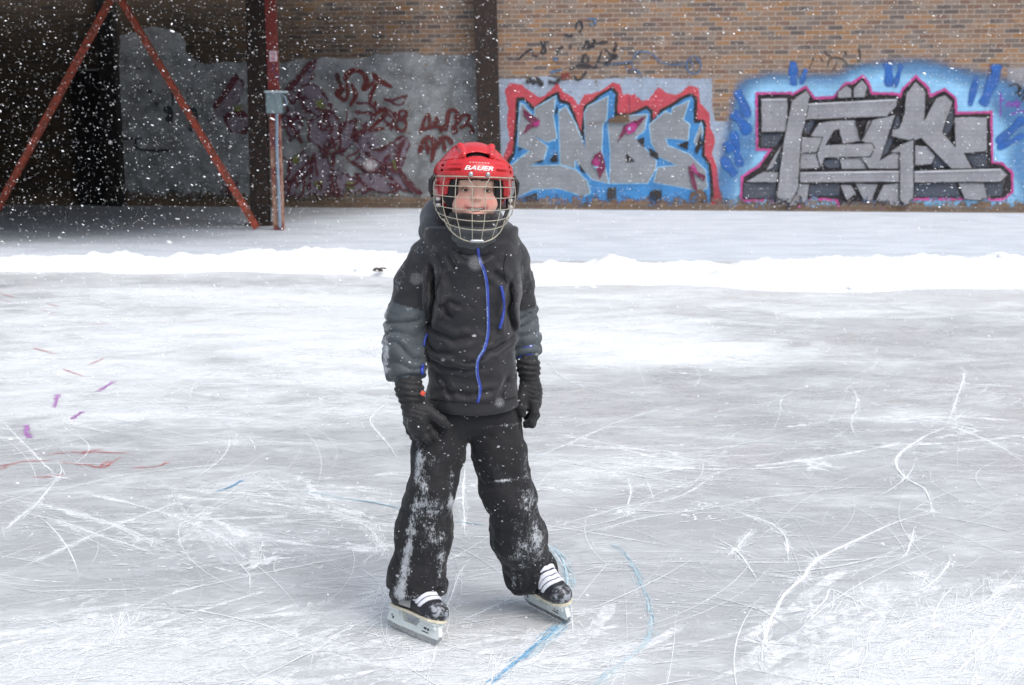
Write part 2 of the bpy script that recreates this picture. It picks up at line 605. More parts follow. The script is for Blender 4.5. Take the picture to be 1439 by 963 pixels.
class Strokes:
    """thin tapered cuts and scrapings lying on the ice, all in one mesh with the ice sheet"""
    def __init__(s): s.V, s.F, s.M, s.n, s.E = [], [], [], 0, []
    def ribbon(s, P, wd, mat, taper=True):
        P = np.asarray(P)[:, :2]
        k = len(P)
        T = np.gradient(P, axis=0)
        T /= np.maximum(np.linalg.norm(T, axis=1), 1e-9)[:, None]
        nn = np.stack([-T[:, 1], T[:, 0]], 1)
        t = np.linspace(0, 1, k)
        ww = wd * .5 * (np.clip(np.minimum(t, 1 - t) * 4, .08, 1) if taper else 1)
        ww = np.broadcast_to(ww, (k,))
        z = np.full(k, .0006 + .0034 * RNG.random())
        L = np.column_stack([P + nn * ww[:, None], z])
        Rr = np.column_stack([P - nn * ww[:, None], z])
        s.V.append(np.concatenate([L, Rr])); s.E.append(np.ones(2 * k))
        i = np.arange(k - 1) + s.n
        s.F.append(np.stack([i + k, i + k + 1, i + 1, i], 1))
        s.M.append(np.full(k - 1, mat))
        s.n += 2 * k
    def soft(s, P, wd, e=1.0, taper=True):
        P = np.asarray(P)[:, :2]
        k = len(P)
        T = np.gradient(P, axis=0)
        T /= np.maximum(np.linalg.norm(T, axis=1), 1e-9)[:, None]
        nn = np.stack([-T[:, 1], T[:, 0]], 1)
        t = np.linspace(0, 1, k)
        ends = np.clip(np.minimum(t, 1 - t) * 6, 0, 1) if taper else np.ones(k)
        ph = RNG.uniform(0, 6.28, 3)
        ww = wd * .5 * (.75 + .3 * np.sin(t * 11 + ph[0]) + .25 * np.sin(t * 27 + ph[1]))
        z = np.full(k, .0004 + .0012 * RNG.random())
        for o, ee in ((-1, 0), (-.35, 1), (.35, 1), (1, 0)):
            s.V.append(np.column_stack([P + nn * (ww * o)[:, None], z])); s.E.append(np.clip(ee * e * ends, 0, 1.6))
        i = np.arange(k - 1) + s.n
        for r in range(3):
            s.F.append(np.stack([i + (r + 1) * k, i + (r + 1) * k + 1, i + r * k + 1, i + r * k], 1)[:, ::-1])
            s.M.append(np.full(k - 1, 8))
        s.n += 4 * k
    def softarc(s, c, ang, length, curv, wd, e, k=24):
        t = np.linspace(-.5, .5, k) * length
        q = ang + curv * t
        d = np.stack([np.cos(q), np.sin(q)], 1) * (length / (k - 1))
        P = np.cumsum(d, 0)
        s.soft(P - P.mean(0) + np.asarray(c)[:2], wd, e)
    def arc(s, c, ang, length, curv, wd, mat, k=6):
        t = np.linspace(-.5, .5, k) * length
        a = ang + curv * t
        d = np.stack([np.cos(a), np.sin(a)], 1) * (length / (k - 1))
        P = np.cumsum(d, 0)
        P = P - P.mean(0) + np.asarray(c)[:2]
        s.ribbon(P, wd, mat)

ST = Strokes()
def spline(pts, n=60):
    pts = np.asarray(pts, float)
    if len(pts) < 3:
        return np.stack([np.linspace(pts[0, i], pts[-1, i], n) for i in range(pts.shape[1])], 1)
    d = np.r_[0, np.cumsum(np.linalg.norm(np.diff(pts, axis=0), axis=1))]
    q = np.concatenate([[2 * pts[0] - pts[1]], pts, [2 * pts[-1] - pts[-2]]])
    out = []
    for u in np.linspace(0, d[-1], n):
        i = min(np.searchsorted(d, u, 'right') - 1, len(pts) - 2)
        t = (u - d[i]) / (d[i + 1] - d[i])
        p0, p1, p2, p3 = q[i], q[i + 1], q[i + 2], q[i + 3]
        out.append(.5 * (2 * p1 + (p2 - p0) * t + (2 * p0 - 5 * p1 + 4 * p2 - p3) * t * t + (3 * p1 - p0 - 3 * p2 + p3) * t ** 3))
    return np.array(out)

def ground_line(px): return spline(np.array([gp(x, y)[:2] for x, y in px]))

def track(px, wd=.03, dens=60, mat=0, jit=.12, ln=(.06, .3), main=.004, thick=(.0006, .0019)):
    if mat == 0: wd *= .42; dens *= .42; jit *= 1.25; ln = (ln[0] * .4, ln[1] * .5)
    """a skate cut with the scrapings thrown up beside it"""
    P = ground_line(px)
    L = np.linalg.norm(np.diff(P, axis=0), axis=1).sum()
    if mat == 0:
        P = P + .006 * np.stack([fbm(np.column_stack([P * 9, P[:, :1] * 0]), 3, 4), fbm(np.column_stack([P * 9, P[:, :1] * 0 + 5]), 3, 9)], 1)
        ST.soft(P, wd * 3.0 + .016, .98); ST.soft(P, wd * .9 + .005, 1.2)
    T = np.gradient(P, axis=0)
    if main:
        for off in (0, .3):
            ST.ribbon(P + RNG.normal(0, wd * .1 * off, (1, 2)), main * (1 - off), mat)
    for _ in range(int(dens * L)):
        i = RNG.integers(0, len(P))
        a = math.atan2(T[i, 1], T[i, 0]) + RNG.normal(0, jit)
        nrm = np.array([-math.sin(a), math.cos(a)])
        c = P[i] + nrm * RNG.normal(0, wd * .5)
        ST.arc(c, a, RNG.uniform(*ln) * (0.25 + RNG.random() ** 2), RNG.normal(0, .8), RNG.uniform(*thick), mat)

def burst(x, y, n=60, r=.18, a0=None, spread=3.2, mat=0, ln=.12, thick=(.001, .003)):
    c = gp(x, y)[:2]
    for _ in range(3):
        ST.softarc(c + RNG.normal(0, r * .12, 2), RNG.uniform(0, 3.1), r * RNG.uniform(.7, 1.4), RNG.normal(0, 3), r * .45, 1.15, 12)
    n = int(n * .5)
    for _ in range(n):
        a = RNG.uniform(0, 2 * math.pi) if a0 is None else a0 + RNG.normal(0, spread)
        q = abs(RNG.normal(0, r * .5))
        p = c + q * np.array([math.cos(a), math.sin(a)])
        ST.arc(p, a + RNG.normal(0, .25), ln * RNG.uniform(.3, 1.2), RNG.normal(0, 2), RNG.uniform(*thick), mat)

def crumbs(x0, x1, y0, y1, n, mat=0, size=(.004, .014)):
    for _ in range(n):
        c = gp(RNG.uniform(x0, x1), RNG.uniform(y0, y1))[:2]
        ST.arc(c, RNG.uniform(-.5, 1.2), RNG.uniform(*size) * 2.4, RNG.normal(0, 40), RNG.uniform(*size) * .5, mat, k=5)

# the cuts one can trace in the photograph
track([(0, 590), (40, 630), (82, 672)], .02, 120)
track([(82, 672), (55, 705), (20, 735), (0, 752)], .04, 260)
track([(85, 690), (160, 703), (240, 725), (310, 755), (350, 790)], .07, 420, ln=(.05, .2), jit=.2)
track([(190, 683), (300, 692), (400, 703), (480, 725), (520, 745), (530, 765), (528, 790)], .10, 420, ln=(.05, .22), jit=.3)
track([(85, 690), (180, 668), (340, 650)], .03, 160)
track([(0, 700), (80, 716), (160, 740), (225, 775)], .09, 260, jit=.08)
track([(0, 716), (70, 730), (150, 757), (240, 786)], .08, 240, jit=.08)
track([(20, 705), (110, 722), (190, 750), (250, 780)], .06, 200, jit=.06)
track([(185, 860), (240, 835), (330, 815), (430, 795), (530, 775)], .025, 110)
track([(165, 884), (172, 862), (190, 855)], .04, 500)
track([(180, 857), (260, 858), (330, 870), (400, 890), (445, 915)], .025, 120)
track([(445, 915), (480, 890), (560, 850)], .04, 200)
track([(0, 940), (80, 905), (165, 875)], .08, 400, jit=.3)
track([(40, 963), (170, 925), (300, 895), (420, 880)], .10, 420, jit=.25)
track([(270, 963), (350, 925), (420, 900), (560, 855)], .04, 260)
track([(330, 785), (350, 810), (350, 830)], .012, 60)
track([(510, 580), (545, 566), (520, 590), (545, 625), (560, 645)], .02, 140)
track([(0, 810), (60, 785), (160, 740), (300, 690)], .06, 160, jit=.2)
track([(500, 850), (530, 835), (560, 828)], .08, 500, jit=.6)
track([(765, 500), (790, 530), (840, 550), (930, 560), (1030, 565)], .02, 100)
track([(740, 650), (820, 615), (880, 590), (950, 570)], .03, 160)
track([(740, 660), (830, 650), (960, 640), (1040, 625), (1140, 605)], .025, 100)
track([(740, 640), (850, 660), (960, 680), (1010, 672)], .10, 300, jit=.15)
track([(750, 750), (870, 715), (950, 700), (1010, 665)], .025, 130)
track([(770, 765), (900, 730), (1000, 715), (1080, 700), (1200, 685)], .03, 130)
track([(880, 715), (886, 690), (880, 672)], .02, 160)
track([(990, 710), (1060, 728), (1100, 750), (1108, 790)], .05, 300, jit=.2)
track([(1000, 755), (1035, 775), (1060, 810)], .015, 120)
track([(1032, 775), (1055, 745)], .05, 700, jit=.3)
track([(1070, 940), (1072, 910), (1080, 880), (1100, 840), (1125, 815), (1150, 788), (1200, 762), (1260, 735), (1310, 720)], .03, 340, main=.008)
track([(1075, 905), (1072, 875)], .03, 500)
track([(1310, 720), (1300, 690), (1270, 670), (1260, 645), (1290, 620), (1330, 600)], .035, 300, main=.007)
track([(1330, 600), (1345, 560), (1355, 525), (1345, 515)], .04, 220)
track([(1210, 565), (1280, 580), (1340, 600), (1400, 625), (1439, 650)], .05, 220)
track([(1180, 595), (1260, 588), (1330, 595), (1360, 575)], .10, 700, jit=.4)
track([(1000, 620), (1130, 625), (1250, 645)], .03, 160)
track([(1310, 725), (1380, 738), (1439, 752)], .02, 120)
track([(1080, 745), (1110, 755)], .02, 100)
track([(1000, 838), (1070, 860), (1110, 880)], .012, 60)
track([(1130, 875), (1160, 845), (1170, 830), (1220, 855), (1240, 870)], .02, 120)
track([(1200, 850), (1290, 830), (1330, 800), (1335, 780)], .03, 140)
track([(1285, 740), (1275, 775), (1260, 790)], .02, 90)
track([(1260, 810), (1300, 805), (1290, 830)], .06, 260, jit=.6)
track([(1240, 930), (1300, 890), (1380, 850), (1439, 800)], .16, 700, jit=.35, ln=(.08, .35))
track([(1120, 963), (1230, 935), (1340, 920), (1439, 890)], .16, 700, jit=.3, ln=(.08, .35))
track([(1230, 900), (1300, 870), (1439, 840)], .14, 500, jit=.4)
track([(1330, 963), (1400, 890), (1439, 840)], .12, 500, jit=.4)
track([(940, 485), (1040, 505), (1110, 510), (1000, 512), (850, 520)], .06, 160)
track([(1130, 480), (1180, 500), (1230, 512), (1275, 535)], .03, 110)
track([(1200, 580), (1205, 560), (1195, 545)], .03, 160)
track([(640, 960), (720, 925), (830, 915), (900, 905)], .06, 220, jit=.3)
track([(660, 790), (640, 820), (600, 960)], .03, 110)
track([(655, 650), (650, 700), (655, 760)], .05, 200, jit=.5)
track([(745, 872), (800, 862), (850, 855)], .07, 420, jit=.3)
track([(640, 880), (700, 850), (740, 838)], .08, 260, jit=.4)
track([(480, 930), (560, 925), (620, 915)], .05, 200, jit=.3)
for x, y, n, r in ((82, 672, 40, .06), (1147, 788, 90, .07), (1128, 815, 90, .08), (1075, 906, 70, .06), (1033, 775, 90, .09), (1272, 672, 60, .06),
                   (1345, 598, 90, .15), (535, 770, 120, .16), (445, 915, 60, .07), (170, 885, 120, .12), (880, 720, 60, .1), (1310, 720, 40, .05),
                   (370, 790, 60, .2), (540, 832, 120, .15), (1150, 655, 60, .2), (860, 935, 100, .2), (700, 940, 80, .2), (1290, 810, 60, .1)):
    burst(x, y, n, r)
crumbs(880, 1010, 780, 880, 90, size=(.0025, .008))
crumbs(960, 1010, 705, 735, 40, size=(.005, .016))
crumbs(160, 300, 740, 800, 60)
crumbs(350, 480, 740, 800, 70)
crumbs(0, 1439, 560, 963, 420, size=(.002, .008))
# the countless fine old cuts all over
for _ in range(700):
    X, Y = RNG.uniform(-5.2, 5.2), 2.1 + 9.2 * RNG.random() ** 1.1
    ST.softarc((X, Y), RNG.normal(.12, .55), RNG.uniform(.25, 1.9), RNG.normal(0, .7), RNG.uniform(.012, .075), RNG.uniform(.55, 1.0))
for (xa, xb, ya, yb, n, ang) in ((0, 460, 855, 963, 120, .5), (1120, 1439, 830, 963, 150, .65), (560, 900, 890, 963, 50, .35), (0, 520, 440, 600, 110, .05), (740, 1000, 450, 520, 60, .0),
                                 (740, 1000, 620, 690, 50, -.1), (0, 720, 385, 440, 60, -.02), (720, 1439, 405, 470, 60, -.03), (250, 540, 670, 760, 50, -.45), (1100, 1439, 540, 640, 40, .1)):
    for _ in range(n):
        cc_ = gp(RNG.uniform(xa, xb), RNG.uniform(ya, yb))[:2]
        ST.softarc(cc_, RNG.normal(ang, .4), RNG.uniform(.2, 1.2), RNG.normal(0, .9), RNG.uniform(.02, .11), RNG.uniform(.75, 1.15))
for _ in range(950):                         # fresh crisp cuts with a little dust along them
    X, Y = RNG.uniform(-4.6, 4.6), 2.2 + 6.5 * RNG.random() ** 1.2
    an, le, cu = RNG.normal(.2, .8), RNG.uniform(.15, 1.3), RNG.normal(0, 1.1)
    ST.arc((X, Y), an, le, cu, RNG.uniform(.0016, .0038), 0, k=16)
    if RNG.random() < .5: ST.softarc((X, Y), an, le * .8, cu, RNG.uniform(.012, .03), 1.0, 16)
    if RNG.random() < .25:
        for q_ in range(8): ST.arc((X + RNG.normal(0, .03), Y + RNG.normal(0, .03)), RNG.uniform(0, 3.1), RNG.uniform(.02, .1), 0, RNG.uniform(.0012, .003), 0, k=4)
for _ in range(3600):
    X, Y = RNG.uniform(-5.2, 5.2), 2.2 + 8.2 * RNG.random() ** 1.25
    big = RNG.random() < .3
    ST.arc((X, Y), RNG.normal(.1, .75), RNG.uniform(.5, 2.4) if big else RNG.uniform(.08, .5), RNG.normal(0, .5 if big else 1.5),
           RNG.uniform(.0007, .0024), RNG.choice([0, 2, 2]), k=14 if big else 6)
# shaved white bands: bottom corners and the swept streaks further back
for (xa, xb, ya, yb, n, ang) in ((0, 420, 870, 963, 420, .45), (1150, 1439, 830, 963, 520, .6), (560, 900, 880, 963, 240, .3),
                                 (520, 640, 800, 930, 260, .5), (740, 1000, 590, 700, 500, -.1)):
    for _ in range(n):
        c = gp(RNG.uniform(xa, xb), RNG.uniform(ya, yb))[:2]
        ST.arc(c, RNG.normal(ang, .5), RNG.uniform(.03, .2), RNG.normal(0, 1.2), RNG.uniform(.0008, .0026), 0)

# colour left in the ice: worn blue, red and violet lines
INK = {}
def ink(name, rgb):
    INK[name] = len(INK) + 3
    return simple(name, lin(*rgb), .7, var=.25, nscale=60, bmp=0)
inks = [ink('pale_blue_line', (194, 220, 231)), ink('blue_line', (112, 178, 218)), ink('red_line', (218, 128, 126)), ink('violet_line', (190, 128, 200)), ink('pink_line', (226, 196, 202))]
def inkline(px, nm, wd, dens, main=.004, ln=(.05, .16)):
    track(px, wd, dens * .75, INK[nm], .07, ln, main * .75, (.001, .0028))
inkline([(772, 768), (788, 783), (797, 812), (795, 842), (786, 866)], 'pale_blue_line', .022, 420, .008, (.04, .1))
inkline([(786, 880), (768, 896), (745, 914), (720, 935), (690, 962)], 'blue_line', .018, 420, .008, (.04, .1))
inkline([(795, 872), (770, 900), (740, 922)], 'pale_blue_line', .02, 400, .005)
inkline([(862, 765), (885, 788), (903, 826), (915, 866), (909, 898), (880, 928), (838, 960)], 'pale_blue_line', .012, 170, .006)
inkline([(470, 700), (520, 706), (565, 716)], 'pale_blue_line', .008, 160, .007)
inkline([(645, 734), (682, 739)], 'pale_blue_line', .006, 160, .007)
inkline([(420, 690), (470, 698)], 'pale_blue_line', .010, 90, .002)
inkline([(303, 692), (322, 686), (340, 676)], 'blue_line', .008, 300, .007, (.03, .06))
for px in (([(0, 656), (30, 650), (60, 648)]), ([(90, 651), (120, 654), (145, 657), (165, 645)]), ([(45, 672), (75, 670), (90, 667)]),
           ([(190, 658), (220, 656), (237, 650)]), ([(60, 640), (110, 636), (175, 637)]), ([(110, 640), (140, 631)]), ([(0, 660), (12, 656)]), ([(140, 656), (150, 650)])):
    inkline(px, 'red_line', .010, 190, .0035, (.03, .1))
for px in (([(36, 612), (38, 598)]), ([(38, 610), (44, 616)]), ([(77, 573), (82, 555)]), ([(100, 590), (116, 579)]), ([(137, 551), (160, 537)])):
    inkline(px, 'violet_line', .016, 500, .013, (.03, .07))
for px in (([(48, 490), (78, 498)]), ([(90, 520), (117, 529)]), ([(128, 512), (147, 504)]), ([(0, 413), (20, 418)]), ([(65, 427), (82, 431)])):
    inkline(px, 'red_line', .008, 100, .007)
for px in (([(60, 458), (155, 456)]), ([(170, 456), (290, 452)]), ([(0, 422), (18, 425)]), ([(55, 436), (80, 440)])):
    inkline(px, 'pink_line', .02, 90, .004)

# ice sheet: finer near the camera
def icesheet():
    xs = np.concatenate([np.linspace(-22, -6, 20)[:-1], np.linspace(-6, 6, 161), np.linspace(6, 22, 20)[1:]])
    ys = np.concatenate([np.linspace(-8, 2, 12)[:-1], np.linspace(2, 12.9, 171)])
    X, Y = np.meshgrid(xs, ys, indexing='ij')
    V = np.stack([X.ravel(), Y.ravel(), np.zeros(X.size)], 1)
    n, m = len(xs), len(ys)
    i, j = np.meshgrid(np.arange(n - 1), np.arange(m - 1), indexing='ij')
    a = (i * m + j).ravel()
    F = np.stack([a, a + m, a + m + 1, a + 1], 1)
    q = V.copy()
    q[:, 1] = np.maximum(q[:, 1], 1.6)
    px, py = proj(q)
    pw = np.zeros(len(V))
    def blob(x, y, sx, sy, s, rot=0.0):
        dx, dy = px - x, py - y
        c, s_ = math.cos(rot), math.sin(rot)
        u, v_ = (dx * c + dy * s_) / sx, (-dx * s_ + dy * c) / sy
        return s * np.exp(-(u * u + v_ * v_))
    for b in ((170, 480, 260, 60, .42), (380, 490, 260, 45, .36), (480, 545, 240, 50, .3), (60, 560, 200, 45, .4), (330, 415, 300, 12, .5, .05),
              (620, 470, 200, 40, .4), (880, 480, 180, 30, .75), (780, 420, 300, 14, .3), (1000, 500, 160, 14, .6), (1250, 440, 250, 14, .25),
              (120, 940, 260, 60, .7), (1380, 900, 160, 70, .85), (1200, 960, 180, 30, .6), (700, 940, 160, 40, .45), (300, 590, 260, 22, .3),
              (820, 660, 110, 22, .6), (560, 850, 70, 50, .4), (420, 690, 160, 14, .3, .15), (250, 730, 160, 14, .25, .25), (1270, 585, 70, 10, .6), (640, 390, 900, 14, .15)):
        pw += blob(*b)
    pw -= blob(300, 500, 90, 16, .45, .25) + blob(900, 560, 400, 30, .12) + blob(1250, 470, 200, 18, .25) + blob(150, 830, 200, 40, .15) + blob(1000, 780, 200, 80, .2) + blob(60, 400, 300, 12, .3)
    pw += .26 * np.clip((V[:, 1] - 5.5) / 4.5, 0, 1) - .10 * np.clip((V[:, 1] - 10.5), 0, 1)
    return V, F, pw
V, F, pw = icesheet()
V2 = np.concatenate([V] + ST.V)
F2 = np.concatenate([F] + [f + len(V) for f in ST.F])
mi = np.concatenate([np.zeros(len(F), int)] + [np.asarray(mm) + 0 for mm in ST.M])
# slots: 0 ice, 1 shaved white, 2 dust, 3.. inks (stroke material 0 means shaved white)
mi[len(F):] = np.where(mi[len(F):] == 0, 1, mi[len(F):])
ice = mesh_obj('ice_ground', V2, F2, [M_ice, M_shave, M_dust] + inks + [M_powder], mi=mi, smooth=False, col={'powder': np.concatenate([pw, np.zeros(len(V2) - len(V))]), 'edge': np.concatenate([np.ones(len(V))] + ST.E)})
tag(ice, kind='structure')

# ridge of shovelled snow along the back of the rink
def bank():
    xs = np.arange(-13, 13, .035)
    t = np.linspace(0, 1, 44)
    X, T = np.meshgrid(xs, t, indexing='ij')
    front = 10.72 - .045 * X * 0 + .34 * fbm(np.stack([X * .8, X * 0, X * 0], -1), 4, 3) + 1.05 * (1 - 1 / (1 + np.exp(-(X + .6) * 1.3))) - .16 * np.clip((X - .5) / 2, 0, 1)
    wid = 1.35 + .25 * fbm(np.stack([X * .4, X * 0 + 9, X * 0], -1), 3, 5) + .25 * np.clip((X - .5) / 2, 0, 1)
    Y = front + T * wid
    prof = np.sin(np.pi * np.clip(T, 0, 1) ** .85) ** 1.25
    hgt = .115 + .05 * fbm(np.stack([X * .6, X * 0 + 4, X * 0], -1), 3, 8) + .06 * np.clip((X - .2) / 2, 0, 1) - .05 * np.clip((-X - 3.2) / 2.5, 0, 1)
    lump = fbm(np.stack([X * 3.2, Y * 3.2, X * 0], -1), 5, 2)
    lump2 = np.abs(fbm(np.stack([X * 9, Y * 9, X * 0 + 2], -1), 3, 6))
    Z = prof * (hgt + .012 + .10 * lump + .045 * lump2) - .016
    V = np.stack([X.ravel(), Y.ravel(), Z.ravel()], 1)
    n, m = X.shape
    i, j = np.meshgrid(np.arange(n - 1), np.arange(m - 1), indexing='ij')
    a = (i * m + j).ravel()
    F = np.stack([a, a + m, a + m + 1, a + 1], 1)
    F = np.concatenate([F[:, [0, 1, 2]], F[:, [0, 2, 3]]])
    bmc = bmesh.new()
    bmesh.ops.create_icosphere(bmc, subdivisions=2, radius=1)
    ib = np.array([v.co[:] for v in bmc.verts]); it = np.array([[v.index for v in f.verts] for f in bmc.faces]); bmc.free()
    VV, FF, nn_ = [V], [F], len(V)
    for _ in range(150):                         # loose clods along the toe and on the ridge
        q = RNG.integers(0, n); t_ = abs(RNG.normal(.02, .14)) if RNG.random() < .75 else RNG.uniform(.2, .8)
        kk = min(int(t_ * m), m - 1)
        pos = V[q * m + kk] + (0, -abs(RNG.normal(0, .10)) if kk < 4 else 0, 0)
        pos[2] = max(pos[2], 0)
        r_ = np.exp(RNG.normal(math.log(.011), .5))
        sh = ib * (1 + .5 * fbm(ib * 1.3 + RNG.uniform(0, 50), 2, 3)[:, None]) * r_ * np.array([1.2, 1, .75])
        VV.append(sh + pos); FF.append(it + nn_); nn_ += len(ib)
    return np.concatenate(VV), np.concatenate(FF)
V, F = bank()
tag(mesh_obj('snow_bank', V, F, M_bank), kind='structure')
# twig litter poking out of the ridge
d = MB()
for k in range(9):
    c = np.array([gp(538, 380)[0] + random.uniform(-.05, .04), 11.58 + random.uniform(-.03, .03), .062 + random.uniform(-.01, .015)])
    a = random.uniform(-.6, .6)
    d.tube([c, c + np.array([.03 * math.cos(a), .01, .02 * math.sin(a) + .006]), c + np.array([.055 * math.cos(a), -.01, .015 * math.sin(a)])], [.006, .009, .003], 5)
tag(d.build('twig_clump', simple('dead_leaf', lin(84, 74, 66), .9)), 'small brown clump of dead twigs lying in the snow ridge', 'twigs')
# ------------------------------------------------------------------ brick wall and everything painted on it
WROT = -math.atan(WALL_S)
wall = MB()
U0, U1, HT, TH = -15.0, 17.0, 7.5, .4
DU0, DZ = wp(96, 200)[0], wp(120, 97)[1]
DU1 = wp(150, 200)[0]
wall.box(((DU1 + U1) / 2, TH / 2, HT / 2 - .1), (U1 - DU1, TH, HT))
wall.box(((DU0 + U0) / 2, TH / 2, HT / 2 - .1), (DU0 - U0, TH, HT))
wall.box(((DU0 + DU1) / 2, TH / 2, (DZ + HT - .1) / 2), (DU1 - DU0, TH, HT - .1 - DZ))
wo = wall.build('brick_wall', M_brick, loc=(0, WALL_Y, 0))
wo.rotation_euler = (0, 0, WROT)
tag(wo, 'long old brick wall carrying the big painted graffiti, with shade painted into the colour of its left end', 'wall')
dr = MB()
dr.box(((DU0 + DU1) / 2, .25, DZ / 2 - .05), (DU1 - DU0 - .02, .06, DZ + .08))
for k in range(1, 6):
    dr.box((DU0 + (DU1 - DU0) * k / 6, .212, DZ / 2), (.02, .02, DZ - .1))
dr.build('door', simple('black_door', (.012, .012, .014, 1), .7), wo)
pr = MB()
PU0, PU1 = wp(151, 200)[0], wp(173, 200)[0]
pr.box(((PU0 + PU1) / 2, -.10, 2.9), (PU1 - PU0, .21, 6.2))
pr.build('pier', simple('black_pier', (.014, .013, .013, 1), .9), wo)

def offset(poly, d):
    P = np.asarray(poly, float)
    a = .5 * np.sum(P[:, 0] * np.roll(P[:, 1], -1) - np.roll(P[:, 0], -1) * P[:, 1])
    if a < 0: P = P[::-1]
    e = np.roll(P, -1, 0) - P
    e /= np.maximum(np.linalg.norm(e, axis=1), 1e-9)[:, None]
    n = np.stack([e[:, 1], -e[:, 0]], 1)
    m = n + np.roll(n, 1, 0)
    m /= np.maximum((m * m).sum(1), .45)[:, None]
    return P + m * 2 * d

class Piece:
    """one painted piece: layers of paint, each a millimetre-thin coat over the last"""
    def __init__(s, ox, oy, sc):
        s.ox, s.oy, s.sc, s.lay = ox, oy, sc, 0
        s.V, s.F, s.M, s.E, s.mats = [], [], [], [], []
    def W(s, P): return np.array([wp(s.ox + x / s.sc, s.oy + y / s.sc) for x, y in P])
    def mat(s, m):
        if m not in s.mats: s.mats.append(m)
        return s.mats.index(m)
    def _put(s, P2, faces, m, edge):
        y = -.002 - .0011 * s.lay
        b = len(s.V)
        s.V += [(u, y, z) for u, z in P2]
        s.F += [tuple(i + b for i in f) for f in faces]
        s.M += [s.mat(m)] * len(faces)
        s.E += list(edge)
    def poly(s, P, m, rough=0.0, new=True):
        if new: s.lay += 1
        P = np.asarray(P, float)
        if rough:
            Q = []
            for i in range(len(P)):
                a, b = P[i], P[(i + 1) % len(P)]
                k = max(1, int(np.linalg.norm(b - a) / 14))
                for j in range(k):
                    q = a + (b - a) * j / k
                    Q.append(q + RNG.normal(0, rough, 2))
            P = np.array(Q)
        Wd = s.W(P)
        a = np.sum(Wd[:, 0] * np.roll(Wd[:, 1], -1) - np.roll(Wd[:, 0], -1) * Wd[:, 1])
        if a < 0: Wd = Wd[::-1]
        s._put(Wd, [tuple(range(len(Wd)))], m, [1] * len(Wd))
    def softpoly(s, P, m, wd):
        s.lay += 1
        P = np.asarray(P, float)
        P = spline(np.concatenate([P, P[:1]]), len(P) * 6)[:-1]
        inn, out = offset(P, -wd), offset(P, wd * .45)
        A, B = s.W(out), s.W(inn)
        n = len(A)
        ring = [(i, (i + 1) % n, n + (i + 1) % n, n + i) for i in range(n)]
        a = np.sum(A[:, 0] * np.roll(A[:, 1], -1) - np.roll(A[:, 0], -1) * A[:, 1])
        if a < 0: ring = [f[::-1] for f in ring]
        cen = tuple(range(n, 2 * n))
        s._put(np.concatenate([A, B]), ring + [cen if a > 0 else cen[::-1]], m, [0] * n + [1] * n)
    def line(s, P, wd, m, soft=False, taper=True, new=True):
        if new: s.lay += 1
        P = np.asarray(P, float)
        Q = spline(P, max(8, 6 * len(P)))
        T = np.gradient(Q, axis=0)
        T /= np.maximum(np.linalg.norm(T, axis=1), 1e-9)[:, None]
        nn = np.stack([-T[:, 1], T[:, 0]], 1)
        k = len(Q)
        t = np.linspace(0, 1, k)
        ww = wd * .5 * (np.clip(np.minimum(t, 1 - t) * 6 + .45, .45, 1) if taper else np.ones(k)) * (1 + .18 * np.sin(t * 9 + P[0, 0]))
        if soft:
            cols = [(-1, 0), (-.45, 1), (.45, 1), (1, 0)]
        else:
            cols = [(-1, 1), (1, 1)]
        rows = [s.W(Q + nn * (ww * c)[:, None]) for c, _ in cols]
        F = []
        for r in range(len(cols) - 1):
            F += [(r * k + i, r * k + i + 1, (r + 1) * k + i + 1, (r + 1) * k + i) for i in range(k - 1)]
        F = [f[::-1] for f in F]
        s._put(np.concatenate(rows), F, m, np.concatenate([np.where((t < .02) | (t > .98), 0 if soft else 1, e) for _, e in cols]))
    def ring(s, cx, cy, rx, ry, wd, m, a0=0, a1=6.283):
        s.line([(cx + rx * math.cos(a), cy + ry * math.sin(a)) for a in np.linspace(a0, a1, 14)], wd, m, taper=False)
    def build(s, label):
        o = mesh_obj('graffiti', s.V, s.F, s.mats, wo, mi=s.M, smooth=False, col={'edge': np.array(s.E, float)})
        o['label'] = label
        return o

# pale primer coats
GREY = paint((140, 145, 149), .75, 1.15, var=.38)
p = Piece(0, 0, 1)
p.poly([(168, 50), (190, 44), (212, 39), (236, 42), (254, 46), (258, 60), (260, 74), (272, 82), (286, 88), (344, 89), (400, 86), (440, 84), (500, 80), (560, 76), (600, 75), (690, 78),
        (690, 291), (600, 291), (300, 290), (168, 290)], GREY, 1.6)
DK = paint((44, 50, 60), .8)
for P, wd in (([(45, 205), (120, 199), (200, 194)], 3), ([(190, 196), (196, 210), (240, 212)], 3.5), ([(232, 150), (240, 160), (236, 172)], 10), ([(243, 122), (243, 150)], 3), ([(268, 150), (274, 160), (268, 185)], 9), ([(208, 128), (214, 130)], 5), ([(280, 276), (288, 284)], 10), ([(226, 280), (236, 282)], 9)):
    p.line(P, wd, DK)

p.build('grey primer coat on the shaded end of the wall')

